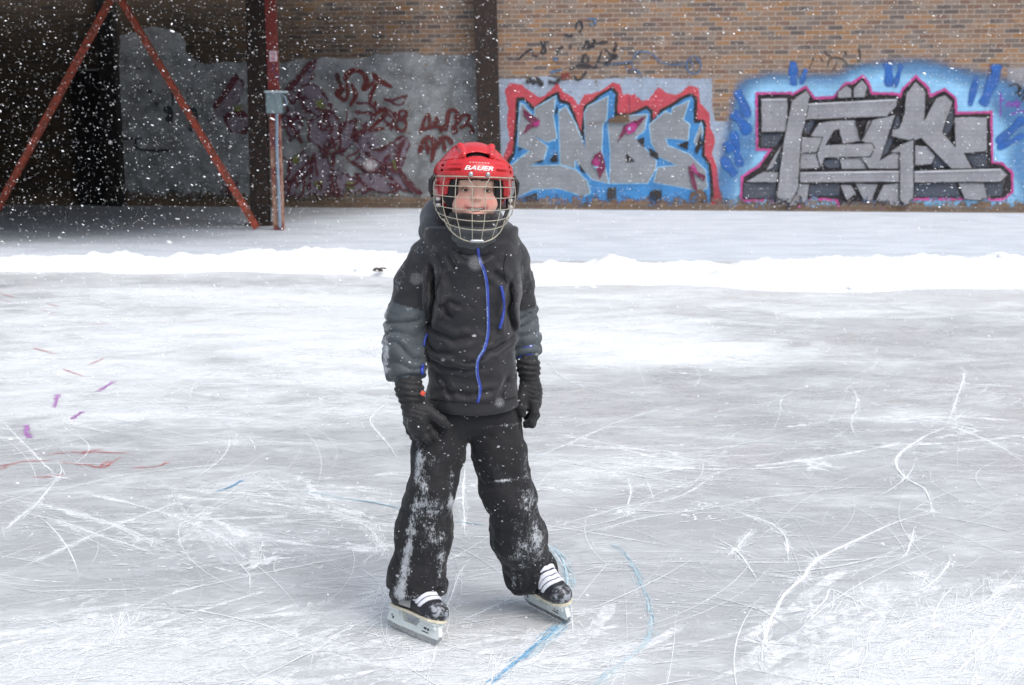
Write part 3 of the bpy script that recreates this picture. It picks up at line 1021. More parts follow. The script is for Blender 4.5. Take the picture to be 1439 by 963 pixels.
# piece with the letters ENDS
BL, BLK, GR = paint((62, 140, 204), .35, .9), paint((26, 26, 34), .3), paint((140, 145, 152), .35)
PALE, RED, MAR, BRN = paint((166, 212, 248), .3), paint((192, 70, 84), .3), paint((110, 32, 70), .3), paint((104, 82, 64), .6)
MAG = paint((170, 44, 122), .3)
p = Piece(690, 80, 4.188)
p.poly([(40, 130), (200, 128), (330, 112), (420, 140), (600, 132), (830, 122), (1000, 125), (1300, 130), (1305, 330), (1320, 380), (1400, 380), (1400, 880), (40, 888)], paint((158, 172, 192), .75), 3)
p.poly([(80, 200), (110, 155), (180, 163), (240, 210), (285, 240), (330, 218), (392, 152), (425, 205), (480, 235), (515, 285), (545, 225), (640, 205), (720, 150), (762, 165), (778, 222),
        (850, 222), (890, 262), (935, 245), (985, 178), (1040, 215), (1095, 222), (1130, 200), (1172, 166), (1222, 185), (1232, 272), (1285, 330), (1292, 420), (1322, 490), (1298, 570), (1330, 650),
        (1345, 780), (1368, 815), (1350, 870), (1290, 880), (700, 870), (60, 880), (40, 700), (75, 580), (112, 490), (95, 400), (100, 300)], RED, 2)
p.poly([(60, 680), (92, 610), (125, 560), (140, 400), (148, 240), (190, 236), (255, 295), (330, 235), (398, 200), (412, 250), (462, 265), (500, 345), (530, 440), (545, 288), (640, 215), (717, 174),
        (748, 212), (744, 333), (815, 333), (915, 286), (954, 310), (954, 370), (1000, 306), (1050, 282), (1110, 240), (1177, 211), (1214, 240), (1212, 368), (1252, 368), (1268, 400), (1255, 570),
        (1294, 630), (1304, 700), (1312, 850), (1280, 866), (700, 866), (60, 880)], BLK, 1.5)
p.poly([(50, 720), (100, 640), (142, 570), (158, 420), (166, 262), (192, 256), (250, 318), (335, 254), (384, 224), (398, 268), (452, 284), (486, 360), (545, 500), (562, 304), (650, 232), (708, 194),
        (728, 222), (726, 352), (818, 352), (912, 308), (936, 322), (936, 392), (1008, 322), (1060, 300), (1120, 258), (1176, 232), (1194, 250), (1192, 390), (1240, 388), (1250, 410), (1238, 580),
        (1276, 640), (1286, 710), (1290, 880), (700, 880), (50, 884)], BL, 1.5)
def lettered(polys, fill, edge, d):
    for P in polys:
        p.poly(offset(P, d), edge, .8)
    for P in polys:
        p.poly(P, fill, .8)
ENDS = [[(176, 275), (196, 290), (256, 362), (262, 302), (380, 236), (366, 350), (386, 478), (330, 500), (250, 462), (332, 530), (312, 598), (226, 642), (400, 640), (500, 668), (566, 735), (582, 800),
         (540, 818), (400, 772), (250, 778), (100, 850), (60, 760), (110, 650), (190, 582), (235, 556), (160, 520), (166, 400)],
        [(402, 322), (440, 292), (500, 400), (556, 545), (552, 335), (572, 292), (688, 236), (678, 370), (656, 392), (650, 560), (690, 742), (600, 722), (492, 602), (492, 652), (410, 632)],
        [(690, 402), (830, 346), (920, 340), (902, 432), (846, 476), (972, 612), (968, 660), (920, 742), (700, 742), (706, 560)],
        [(934, 402), (1030, 322), (1060, 342), (1072, 302), (1164, 262), (1130, 370), (1168, 400), (1158, 488), (1022, 476), (1040, 524), (1162, 572), (1258, 664), (1272, 762), (1230, 800), (1180, 778), (960, 735),
         (984, 652), (1098, 640), (992, 588), (944, 502)],
        [(1196, 500), (1236, 392), (1246, 440), (1214, 540)]]
lettered(ENDS, GR, PALE, 5.5)
for P in ([(250, 622), (312, 604), (302, 622)], [(346, 606), (386, 558), (396, 616), (362, 622)], [(515, 624), (562, 690), (530, 672)], [(794, 566), (848, 616), (800, 622)], [(858, 490), (902, 472), (904, 534)],
          [(928, 536), (982, 566), (988, 608), (940, 582)], [(1096, 520), (1162, 493), (1158, 548)], [(1198, 550), (1236, 446), (1242, 520), (1212, 574)], [(160, 535), (195, 540), (165, 552)], [(372, 340), (392, 280), (394, 330)]):
    p.poly(P, BLK)
for P in ([(188, 303), (292, 376), (272, 412), (250, 412), (188, 458), (214, 400), (235, 388), (196, 350)], [(912, 349), (862, 420), (800, 442), (744, 502), (780, 408), (840, 378)],
          [(588, 622), (610, 578), (650, 553), (678, 650), (642, 718), (622, 652)], [(1160, 640), (1262, 702), (1252, 732), (1192, 684), (1218, 792), (1192, 782), (1168, 692)]):
    p.poly(P, MAR, 1)
for P in ([(240, 390), (290, 372), (284, 405), (262, 412)], [(790, 420), (830, 385), (860, 400), (850, 440), (808, 458)], [(596, 618), (622, 590), (640, 620), (628, 668)], [(1176, 650), (1192, 625), (1224, 690), (1200, 684)]):
    p.poly(P, MAG, 1)
p.poly([(806, 428), (818, 410), (822, 432)], PALE)
p.line([(606, 648), (632, 650)], 9, PALE)
p.poly([(690, 372), (730, 350), (816, 333), (816, 386), (690, 388)], BRN, 2)
for P in ([(168, 882), (180, 832), (232, 812), (272, 800), (278, 882)], [(686, 770), (738, 765), (742, 838), (684, 838)], [(934, 796), (960, 780), (1006, 786), (1006, 862), (936, 862)], [(550, 876), (560, 830), (596, 812), (598, 880)],
          [(1240, 850), (1250, 790), (1268, 800), (1272, 852)]):
    p.poly(P, paint((44, 42, 44), .5), 2)
for P in ([(660, 852), (770, 850), (772, 886), (655, 886)], [(1030, 850), (1090, 840), (1110, 884), (1010, 886)], [(1170, 800), (1240, 780), (1270, 830), (1290, 884), (1165, 886)], [(150, 862), (290, 866), (290, 888), (150, 888)]):
    p.poly(P, BRN, 3)
p.line([(560, 392), (680, 386), (820, 384)], 5, BRN)
p.line([(814, 225), (816, 300), (818, 334)], 5, MAR)
p.build('blue and grey graffiti letters ENDS with a red halo')

# piece with the letters FELK
LB, DB, MB_ = paint((146, 202, 244), .2, soft=True), paint((34, 98, 176), .2, soft=True), paint((82, 132, 180), .3, soft=True)
SG, SL, PK = paint((160, 161, 168), .3, .84), paint((70, 78, 92), .3), paint((196, 72, 146), .3)
BK2 = paint((24, 22, 32), .25)
p = Piece(1000, 70, 3.278)
p.poly([(1360, 85), (1600, 85), (1600, 330), (1370, 330)], paint((150, 148, 154), .7), 4)
p.softpoly([(20, 745), (15, 600), (50, 420), (95, 210), (130, 140), (250, 105), (400, 105), (560, 105), (640, 75), (760, 48), (860, 40), (1000, 40), (1150, 78), (1300, 105), (1400, 150), (1500, 210), (1560, 420), (1560, 745),
            (1000, 748), (400, 748)], MB_, 62)
p.softpoly([(80, 730), (95, 620), (190, 430), (140, 220), (220, 140), (400, 132), (560, 140), (690, 86), (880, 86), (1090, 118), (1210, 160), (1300, 240), (1400, 400), (1390, 520), (1430, 720), (1000, 738), (400, 738)], LB, 60)
for P, wd in (([(375, 50), (377, 172)], 50), ([(436, 86), (410, 165)], 30), ([(115, 185), (145, 250), (172, 316)], 54), ([(95, 285), (140, 335), (172, 392)], 60), ([(100, 370), (115, 460), (132, 542)], 48), ([(48, 490), (80, 540), (112, 582)], 56),
              ([(812, 56), (820, 176)], 54), ([(875, 62), (842, 178)], 30), ([(1222, 120), (1205, 190), (1188, 262)], 40), ([(1312, 100), (1275, 190), (1246, 262)], 62), ([(1312, 66), (1308, 120)], 62), ([(1440, 310), (1370, 380), (1308, 432)], 50),
              ([(1440, 390), (1375, 425), (1312, 456)], 36), ([(70, 420), (95, 470)], 60), ([(205, 706), (212, 736)], 40)):
    p.line(P, wd, DB, soft=True)
OUT = [(212, 207), (362, 205), (370, 213), (432, 178), (458, 212), (470, 228), (565, 225), (582, 203), (624, 158), (645, 163), (696, 128), (717, 155), (734, 205), (855, 210), (868, 226), (886, 184), (940, 130), (992, 180),
       (1002, 222), (1072, 188), (1118, 230), (1122, 298), (1282, 293), (1287, 523), (1332, 528), (1377, 568), (1380, 650), (1345, 682), (1290, 688), (1268, 676), (1130, 684), (936, 682), (905, 722), (790, 722), (590, 722), (582, 688),
       (455, 682), (410, 715), (300, 715), (275, 690), (140, 690), (145, 588), (220, 540), (282, 455), (215, 455)]
p.poly(offset(OUT, 11), PK, 1.2)
p.poly(OUT, BK2, 1.2)
for P in ([(230, 388), (332, 385), (296, 445), (228, 446)], [(322, 440), (318, 500), (306, 556), (250, 556)], [(150, 615), (296, 612), (296, 682), (145, 682)], [(450, 622), (590, 616), (586, 670), (450, 672)],
          [(930, 618), (1122, 612), (1142, 676), (930, 676)], [(1256, 615), (1342, 610), (1334, 670), (1272, 676)], [(1166, 482), (1262, 475), (1266, 540), (1206, 540)], [(778, 500), (800, 440), (856, 300), (868, 345), (810, 470)],
          [(430, 335), (475, 325), (450, 385), (425, 385)], [(500, 520), (560, 498), (590, 500), (585, 545), (540, 545)], [(1060, 372), (1108, 262), (1112, 340), (1080, 400)], [(1030, 480), (1090, 540), (1015, 542)]):
    p.poly(P, SL, 1)
FELK = [[(590, 500), (700, 500), (712, 548), (600, 548)],
        [(592, 622), (640, 625), (662, 660), (622, 692)], [(662, 616), (762, 620), (732, 704), (700, 690)], [(792, 622), (862, 615), (866, 722), (800, 722), (756, 690)], [(1134, 612), (1250, 615), (1266, 682), (1230, 692), (1162, 686)],
        [(935, 442), (990, 446), (1026, 490), (1010, 526), (935, 532)], [(398, 480), (482, 472), (498, 545), (400, 548)], [(395, 615), (446, 620), (440, 700), (350, 722), (395, 660)],
        [(160, 608), (240, 560), (306, 564), (300, 610)], [(300, 470), (330, 425), (280, 540), (250, 556)],
        [(720, 330), (800, 312), (842, 300), (770, 512), (862, 458), (862, 546), (722, 546), (692, 500), (746, 442), (690, 420)],
        [(492, 340), (560, 328), (656, 325), (682, 420), (602, 430), (586, 365), (562, 370), (520, 440), (735, 432), (746, 452), (726, 490), (520, 496), (500, 540), (482, 470), (506, 405), (456, 398)],
        [(228, 226), (346, 224), (346, 302), (362, 376), (230, 378)],
        [(440, 248), (855, 226), (846, 262), (802, 306), (430, 320)],
        [(398, 405), (506, 405), (482, 470), (400, 475)],
        [(405, 563), (862, 556), (862, 606), (405, 610)], [(930, 558), (1326, 546), (1356, 575), (1326, 606), (930, 610)],
        [(895, 202), (938, 150), (980, 196), (975, 332), (1030, 226), (1070, 210), (1104, 242), (1056, 380), (1120, 452), (1116, 312), (1262, 312), (1262, 466), (1156, 476), (1196, 546), (1100, 546), (960, 405), (925, 420), (830, 400),
         (830, 370), (862, 362), (885, 300)],
        [(866, 440), (925, 415), (925, 700), (900, 718), (866, 692), (864, 470), (822, 470)],
        [(370, 236), (433, 190), (448, 210), (430, 320), (410, 400), (400, 560), (395, 642), (346, 722), (296, 702), (310, 590), (332, 420), (346, 350)],
        [(580, 196), (620, 168), (640, 182), (640, 220), (580, 222)], [(652, 180), (690, 142), (712, 172), (700, 220), (652, 220)]]
for P in FELK:
    p.poly(offset(P, 5), BK2, .8)
    p.poly(P, SG, .8)
p.poly([(685, 325), (712, 325), (690, 358)], BK2)
p.poly([(540, 420), (575, 372), (585, 425)], BK2)
p.line([(660, 325), (680, 415)], 6, BK2); p.line([(735, 325), (690, 412)], 6, BK2)
for P, wd in (([(228, 232), (344, 230)], 5), ([(440, 252), (845, 232)], 5), ([(405, 568), (860, 561)], 6), ([(930, 563), (1325, 551)], 6)):
    p.line(P, wd, paint((206, 208, 214), .3))
for P in ([(275, 742), (285, 690), (350, 680), (440, 668), (455, 700), (560, 742)], [(590, 745), (610, 680), (650, 700), (760, 690), (780, 742)], [(930, 746), (1000, 720), (1150, 700), (1300, 706), (1500, 690), (1500, 748)], [(20, 748), (60, 705), (230, 728), (270, 748)]):
    p.poly(P, paint((112, 94, 76), 1.3), 5)
PU = paint((120, 66, 166), .3)
for P in ([(1325, 195), (1322, 310)], [(1318, 235), (1345, 230)], [(1345, 262), (1362, 240), (1360, 265)], [(1372, 240), (1375, 265), (1388, 240), (1390, 266)], [(1398, 225), (1398, 268), (1414, 240), (1402, 252), (1418, 268)], [(1370, 300), (1420, 280), (1439, 300)]):
    p.line(P, 7, PU)
for P in ([(1360, 170), (1395, 160), (1415, 185), (1385, 205)], [(1405, 160), (1410, 215), (1439, 180)], [(1420, 240), (1439, 200), (1470, 190)], [(1440, 150), (1450, 220), (1480, 160)]):
    p.line(P, 8, BK2)
p.build('silver graffiti letters FELK outlined in black and pink on sky blue')

# scribbles on the bare brick
p = Piece(700, 0, 4.797)
INKB, INKBL = paint((48, 48, 56), .9), paint((74, 108, 146), .9)
for P, wd in (([(130, 410), (160, 380), (220, 335), (235, 375), (270, 380)], 12), ([(285, 275), (300, 320), (290, 360), (320, 350), (310, 290), (345, 280)], 13), ([(395, 350), (410, 330), (440, 318)], 16), ([(525, 205), (530, 160), (552, 148), (568, 180), (552, 215), (530, 205)], 12),
              ([(445, 232), (480, 245), (505, 238)], 14), ([(570, 330), (600, 280), (620, 320), (650, 270), (640, 330)], 15), ([(650, 296), (700, 288), (742, 284)], 13), ([(716, 325), (755, 368), (800, 376), (720, 434), (800, 430), (890, 430)], 11),
              ([(700, 340), (680, 400), (650, 465)], 11), ([(565, 375), (600, 372), (610, 410), (570, 420), (575, 380)], 12), ([(480, 470), (560, 440), (680, 462)], 12), ([(510, 510), (545, 540), (600, 480)], 12), ([(780, 290), (800, 300), (780, 340), (800, 335)], 12),
              ([(480, 300), (490, 330)], 16), ([(190, 560), (215, 540), (240, 560), (262, 535), (290, 570), (300, 545)], 22), ([(340, 545), (370, 560), (420, 540)], 18)):
    p.line(P, wd * 1.35, INKB)
for P, wd in (([(720, 442), (800, 430), (900, 412), (930, 360), (980, 348), (1040, 368), (1100, 420), (1180, 438), (1270, 430)], 10), ([(900, 420), (912, 468), (930, 470), (970, 512)], 9), ([(600, 130), (650, 130), (648, 165), (612, 165)], 14), ([(350, 490), (430, 470)], 20), ([(860, 440), (868, 470), (905, 470)], 8),
              ([(370, 395), (410, 400)], 22)):
    p.line(P, wd, INKBL)
p.ring(1320, 440, 48, 60, 10, INKBL)
p.line([(1300, 400), (1320, 480)], 10, INKBL); p.line([(1330, 400), (1365, 420)], 9, INKBL)
p.poly([(425, 500), (480, 490), (486, 530), (430, 538)], paint((120, 50, 46), .6), 2)
p.build('black and blue scribbled tags on the bare brick')
p = Piece(1139, 0, 4.797)
for P, wd in (([(30, 360), (10, 420), (-10, 470)], 11), ([(95, 345), (110, 370), (140, 380)], 12), ([(110, 460), (130, 400), (170, 390), (215, 400), (250, 440)], 12), ([(320, 330), (335, 360), (325, 420)], 17), ([(230, 345), (240, 375)], 14), ([(150, 480), (180, 420)], 9), ([(60, 380), (90, 420)], 9)):
    p.line(P, wd, paint((70, 64, 62), 1.0))
p.build('faint dark tag above the silver letters')

# old violet piece and the maroon tags in the shade
LIL, DMA, OLV = paint((124, 114, 128), 1.0), paint((84, 34, 48), .8), paint((116, 122, 66), .8)
p = Piece(280, 40, 3.209)
for P in ([(100, 330), (160, 220), (195, 250), (180, 320), (120, 380), (60, 400)], [(120, 400), (190, 370), (230, 420), (200, 470), (140, 460)], [(390, 280), (470, 200), (520, 160), (505, 230), (450, 300), (420, 330)], [(470, 260), (510, 250), (560, 300), (590, 360), (540, 400), (490, 360), (450, 320)],
          [(500, 420), (600, 380), (640, 440), (620, 520), (560, 540), (500, 500)], [(640, 440), (700, 420), (690, 520), (640, 560)], [(700, 480), (760, 450), (780, 520), (740, 560)], [(740, 570), (850, 540), (920, 490), (945, 520), (900, 640), (1000, 745), (920, 720), (830, 640), (760, 650), (700, 600)],
          [(500, 720), (520, 580), (560, 560), (600, 640), (600, 750), (540, 770)], [(420, 600), (470, 560), (500, 620), (450, 700), (400, 680)], [(610, 640), (720, 690), (760, 730), (640, 750)], [(380, 400), (430, 380), (460, 440), (420, 500)], [(720, 660), (830, 660), (900, 710), (860, 740), (770, 720)], [(390, 700), (440, 690), (430, 760), (390, 760)]):
    p.poly(offset(P, 9), DMA, 4)
    p.poly(P, LIL, 4)
for P in ([(520, 330), (560, 320), (575, 360), (545, 370)], [(160, 350), (195, 345), (190, 400), (165, 390)], [(870, 600), (900, 590), (905, 640), (875, 640)], [(525, 690), (560, 680), (560, 720), (530, 725)], [(425, 580), (450, 565), (450, 610), (425, 610)], [(670, 690), (700, 690), (695, 725), (670, 720)]):
    p.poly(P, OLV, 3)
for P, wd in (([(175, 210), (130, 280), (70, 362)], 26), ([(510, 150), (440, 240), (390, 290)], 24), ([(930, 500), (900, 560), (905, 640), (960, 720), (1010, 745)], 22), ([(710, 470), (720, 530), (770, 560)], 14), ([(640, 430), (690, 420)], 10), ([(120, 410), (150, 385), (220, 390)], 22), ([(720, 620), (800, 640), (880, 610)], 22),
              ([(400, 760), (420, 690), (500, 600)], 16), ([(610, 560), (600, 700), (640, 760)], 18), ([(400, 350), (420, 440), (470, 520)], 18), ([(480, 300), (470, 360), (520, 390)], 14), ([(540, 420), (560, 460), (600, 430)], 12), ([(860, 700), (900, 720), (880, 740)], 18), ([(110, 700), (150, 720), (180, 690)], 18), ([(120, 740), (190, 750)], 24)):
    p.line(P, wd, DMA)
for _ in range(46):
    x0_, y0_ = RNG.uniform(370, 900), RNG.uniform(300, 740)
    a_ = RNG.uniform(0, 6.28)
    pts_ = [(x0_, y0_)]
    for q in range(3):
        a_ += RNG.normal(0, .9)
        pts_.append((pts_[-1][0] + 38 * math.cos(a_), min(760, pts_[-1][1] + 38 * math.sin(a_))))
    p.line(pts_, RNG.uniform(7, 17), DMA if RNG.random() < .7 else LIL)
for P in ([(330, 790), (330, 770), (480, 766), (1050, 775), (1060, 800), (330, 800)], [(0, 790), (60, 765), (330, 780), (330, 800), (0, 800)]):
    p.poly(P, paint((70, 66, 58), .9), 4)
p.build('faded violet and maroon graffiti in the shade')
p = Piece(440, 80, 4.38)
T2 = paint((96, 34, 38), .6)
for P, wd in (([(140, 98), (160, 150), (178, 205), (135, 240)], 24), ([(180, 180), (150, 230), (200, 275)], 24), ([(195, 150), (215, 105), (262, 82), (315, 110), (328, 165), (300, 210)], 26), ([(236, 165), (262, 235), (228, 305)], 22), ([(205, 150), (215, 220), (200, 270)], 18), ([(368, 95), (385, 170), (355, 240), (358, 300), (385, 300), (382, 270)], 18),
              ([(310, 208), (360, 170), (410, 152), (490, 190)], 22), ([(372, 110), (420, 160)], 26), ([(350, 388), (390, 350), (440, 322), (445, 352), (400, 400), (352, 450), (440, 440)], 20), ([(400, 315), (440, 330)], 16), ([(510, 335), (495, 390), (480, 455)], 13), ([(450, 420), (500, 430)], 12),
              ([(660, 475), (690, 380), (712, 355), (722, 440)], 16), ([(665, 450), (760, 430), (830, 450)], 16), ([(755, 370), (770, 400), (735, 410)], 16), ([(780, 420), (790, 460), (810, 420), (830, 450)], 14), ([(828, 440), (832, 350), (860, 326), (890, 350), (870, 390)], 20), ([(890, 470), (880, 420), (930, 360), (965, 372), (940, 420)], 18),
              ([(900, 440), (960, 420), (985, 460), (960, 465)], 16), ([(655, 600), (670, 540), (700, 495), (740, 510), (745, 560), (730, 650)], 22), ([(700, 500), (710, 600)], 16), ([(760, 560), (790, 500), (830, 500), (860, 540)], 20), ([(800, 500), (815, 580)], 18), ([(670, 560), (780, 560)], 12), ([(860, 420), (870, 480)], 14)):
    p.line(P, wd * 1.3, T2)
p.ring(556, 355, 26, 24, 16, T2); p.ring(545, 420, 32, 36, 18, T2)
p.build('dark red scrawled tags on the grey primer')
# ------------------------------------------------------------------ steel frame of the open shed, and its roof
def ibeam(w, d, t): return [(-w / 2, -d / 2), (w / 2, -d / 2), (w / 2, -d / 2 + t), (t / 2, -d / 2 + t), (t / 2, d / 2 - t), (w / 2, d / 2 - t), (w / 2, d / 2), (-w / 2, d / 2), (-w / 2, d / 2 - t), (-t / 2, d / 2 - t), (-t / 2, -d / 2 + t), (-w / 2, -d / 2 + t)]
def column(xt, xb, Y, wd, dep, name, label, ztop=4.0, plate=True):
    b = yp(xb, 300, Y); b[2] = -.03
    t = yp(xt, 0, Y)
    k = (ztop - b[2]) / (t[2] - b[2])
    top = b + (t - b) * k; top[1] = Y
    o = empty(name, tuple(b), label, 'column')
    m = MB()
    m.beam((0, 0, 0), tuple(top - b), ibeam(wd, dep, .03), up=(0, 1, 0))
    m.build('shaft', M_dark_steel, o)
    if plate:
        q = MB()
        q.box((0, 0, .035), (wd * 1.5, dep * 1.4, .03), bev=.004)
        q.build('base_plate', M_dark_steel, o)
    return o
cy = WALL_Y - WALL_S * (-.4) - .28
column(682, 690, cy, .37, .3, 'steel_column', 'dark brown steel column standing against the wall between the two graffiti pieces', 6.6)
column(360, 366, 17.9, .24, .26, 'steel_column', 'dark brown steel column standing close behind the red post', 3.55)
PY = 17.1
def brace(pt, pb, label):
    a, b = yp(*pt, PY), yp(*pb, PY)
    a = b + (a - b) * ((3.28 - b[2]) / (a[2] - b[2]))
    m = MB()
    m.beam((0, 0, 0), tuple(a - b), [(-.040, -.04), (.040, -.04), (.040, .04), (-.040, .04)], up=(0, 1, 0))
    return tag(m.build('brace', M_red, None, tuple(b)), label, 'brace', 'red diagonal braces of the shed frame')
gy = CY + FPX * math.tan(math.atan(CAM_H / PY) - PITCH)
brace((170, 0), (361, gy - .5), 'red diagonal steel brace sloping down from the peak to the foot of the red post')
brace((155, 0), (-18, gy - .5), 'red diagonal steel brace sloping down from the peak past the dark doorway')
b = yp(392.5, gy, PY)
t = yp(380, 0, PY)
t = b + (t - b) * ((3.3 - b[2]) / (t[2] - b[2]))
m = MB()
m.beam((0, 0, -.03), (t[0] - b[0], 0, 3.3), [(-.066, -.06), (.066, -.06), (.066, .06), (-.066, .06)], up=(0, 1, 0))
post = tag(m.build('steel_post', M_post, None, (b[0], PY, 0)), 'red painted steel post with peeling rusty lower half carrying a grey electrical box', 'post')
def postx(z): return b[0] + (t[0] - b[0]) * z / 3.3
# grey electrical box with its conduit
M_box = simple('grey_box_paint', lin(122, 140, 146), .55, var=.2, nscale=20)
M_pipe = simple('galvanised_pipe', lin(134, 152, 170), .5, var=.15, nscale=20)
zb0, zb1 = yp(390, 160, PY)[2], yp(390, 131, PY)[2]
eb = empty('electrical_box', (postx(zb0) + .02, PY - .06, zb0), 'grey weatherproof electrical box with snowy lid and thin conduit on the red post', 'electrical box')
m = MB()
m.box((0, -.07, (zb1 - zb0) / 2), (.20, .13, zb1 - zb0), bev=.012)
m.build('body', M_box, eb)
m = MB()
m.box((.03, -.075, zb1 - zb0 + .012), (.29, .17, .028), bev=.008)
m.build('lid', simple('snowy_lid', lin(186, 202, 208), .6), eb)
m = MB()
m.tube([(.115, -.10, .24), (.15, -.10, .21), (.17, -.10, .12), (.115, -.10, .10)], .012, 8)
m.build('handle', M_pipe, eb)
m = MB()
pts = [(.03, -.09, .0), (.025, -.07, -.18)]
for z in np.linspace(zb0 - .35, .02, 6): pts.append((postx(z) + .025 - (postx(zb0) + .02), -.03, z - zb0))
m.tube(pts, .021, 8)
m.build('conduit', M_pipe, eb)
# small notice
zs0, zs1 = yp(384, 87, PY)[2], yp(384, 72, PY)[2]
sg = empty('notice_sign', (postx(zs0) + .02, PY - .064, zs0), 'small white notice with a pink symbol fixed high on the red post', 'sign')
m = MB()
m.box((0, -.004, (zs1 - zs0) / 2), (.10, .006, zs1 - zs0), bev=.002)
m.build('plate', simple('white_plate', lin(226, 206, 214), .5), sg)
m = MB()
hh = zs1 - zs0
for k in range(16):
    a0, a1 = k * math.pi / 8, (k + 1) * math.pi / 8
    for r0, r1 in ((.020, .027),):
        m.add([(r * math.cos(a), -.0095, hh * .68 + r * math.sin(a)) for r, a in ((r0, a0), (r1, a0), (r1, a1), (r0, a1))], [(0, 1, 2, 3)])
for z, wv in ((hh * .36, .06), (hh * .24, .05), (hh * .12, .06)):
    m.box((0, -.009, z), (wv, .003, .008))
m.add([(-.016, -.0105, hh * .68 + .012), (-.012, -.0105, hh * .68 + .016), (.016, -.0105, hh * .68 - .012), (.012, -.0105, hh * .68 - .016)], [(0, 3, 2, 1)])
m.build('symbol', simple('pink_ink', lin(190, 84, 120), .6), sg)
# roof of the shed: deck, front skirt and ridge purlins, standing on the frame and the wall
rf = empty('shed_canopy', (-7.5, 17.5, 3.6), 'flat dark roof of the open shed over the left end of the yard', 'canopy')
m = MB()
x0, x1 = -17.0, -1.3
m.add([(x0 + 7.5, -3.5, 0), (x1 + 7.5 - .9, -3.5, 0), (x1 + 7.5, 3.8, 0), (x0 + 7.5, 5.6, 0), (x0 + 7.5, -3.5, .18), (x1 + 7.5 - .9, -3.5, .18), (x1 + 7.5, 3.8, .18), (x0 + 7.5, 5.6, .18)],
      [(3, 2, 1, 0), (4, 5, 6, 7), (0, 1, 5, 4), (1, 2, 6, 5), (2, 3, 7, 6), (3, 0, 4, 7)])
m.build('deck', M_wood, rf)
m = MB()
m.box(((x0 + x1 - .9) / 2 + 7.5, -3.44, -.442), (x1 - .9 - x0, .12, .88))  # deep skirt added out of view to cut sky light into the bay
m.build('shade_skirt', M_wood, rf)
m = MB()
m.box(((x0 + x1) / 2 + 7.5 - .6, PY - 17.5, -.16), (x1 - x0 - 1.4, .2, .3))
m.build('frame_beam', M_red, rf)
m = MB()
for k in range(7):
    m.box(((x0 + x1) / 2 + 7.5 - .8, -2.4 + k * .95, -.08), (x1 - x0 - 2.0, .1, .14))
m.build('purlin', M_wood, rf)
lw = MB()  # unseen end wall, added to keep side light out of the bay
lw.box((0, 0, 1.85), (.3, 8.0, 3.74))
tag(lw.build('shade_wall', simple('shade_wall_dark', (.03, .028, .026, 1), .9), loc=(-10.2, 18.6, 0)), 'unseen dark wall added to block light at the left end of the open shed', 'wall')
# ------------------------------------------------------------------ the child
Y0 = 3.30
PO = np.array([yp(668, 500, Y0)[0], Y0, 0.0])
def J(x, y, Y=Y0): return yp(x, y, Y)
def px2m(n, Y=Y0): return n * Y / FPX * 1.01

def rotm(ax, a):
    return np.array(Matrix.Rotation(a, 3, ax))
# head frame: x to the photo's right, y towards the camera, z up
HC = J(665, 262, 3.285)
HR = rotm('Z', R(8)) @ rotm('Y', R(2.0)) @ rotm('X', R(-3)) @ np.diag([1, -1, 1])
def h2w(L): return HC + np.asarray(L) @ HR.T
def w2h(P): return (P - HC) @ HR

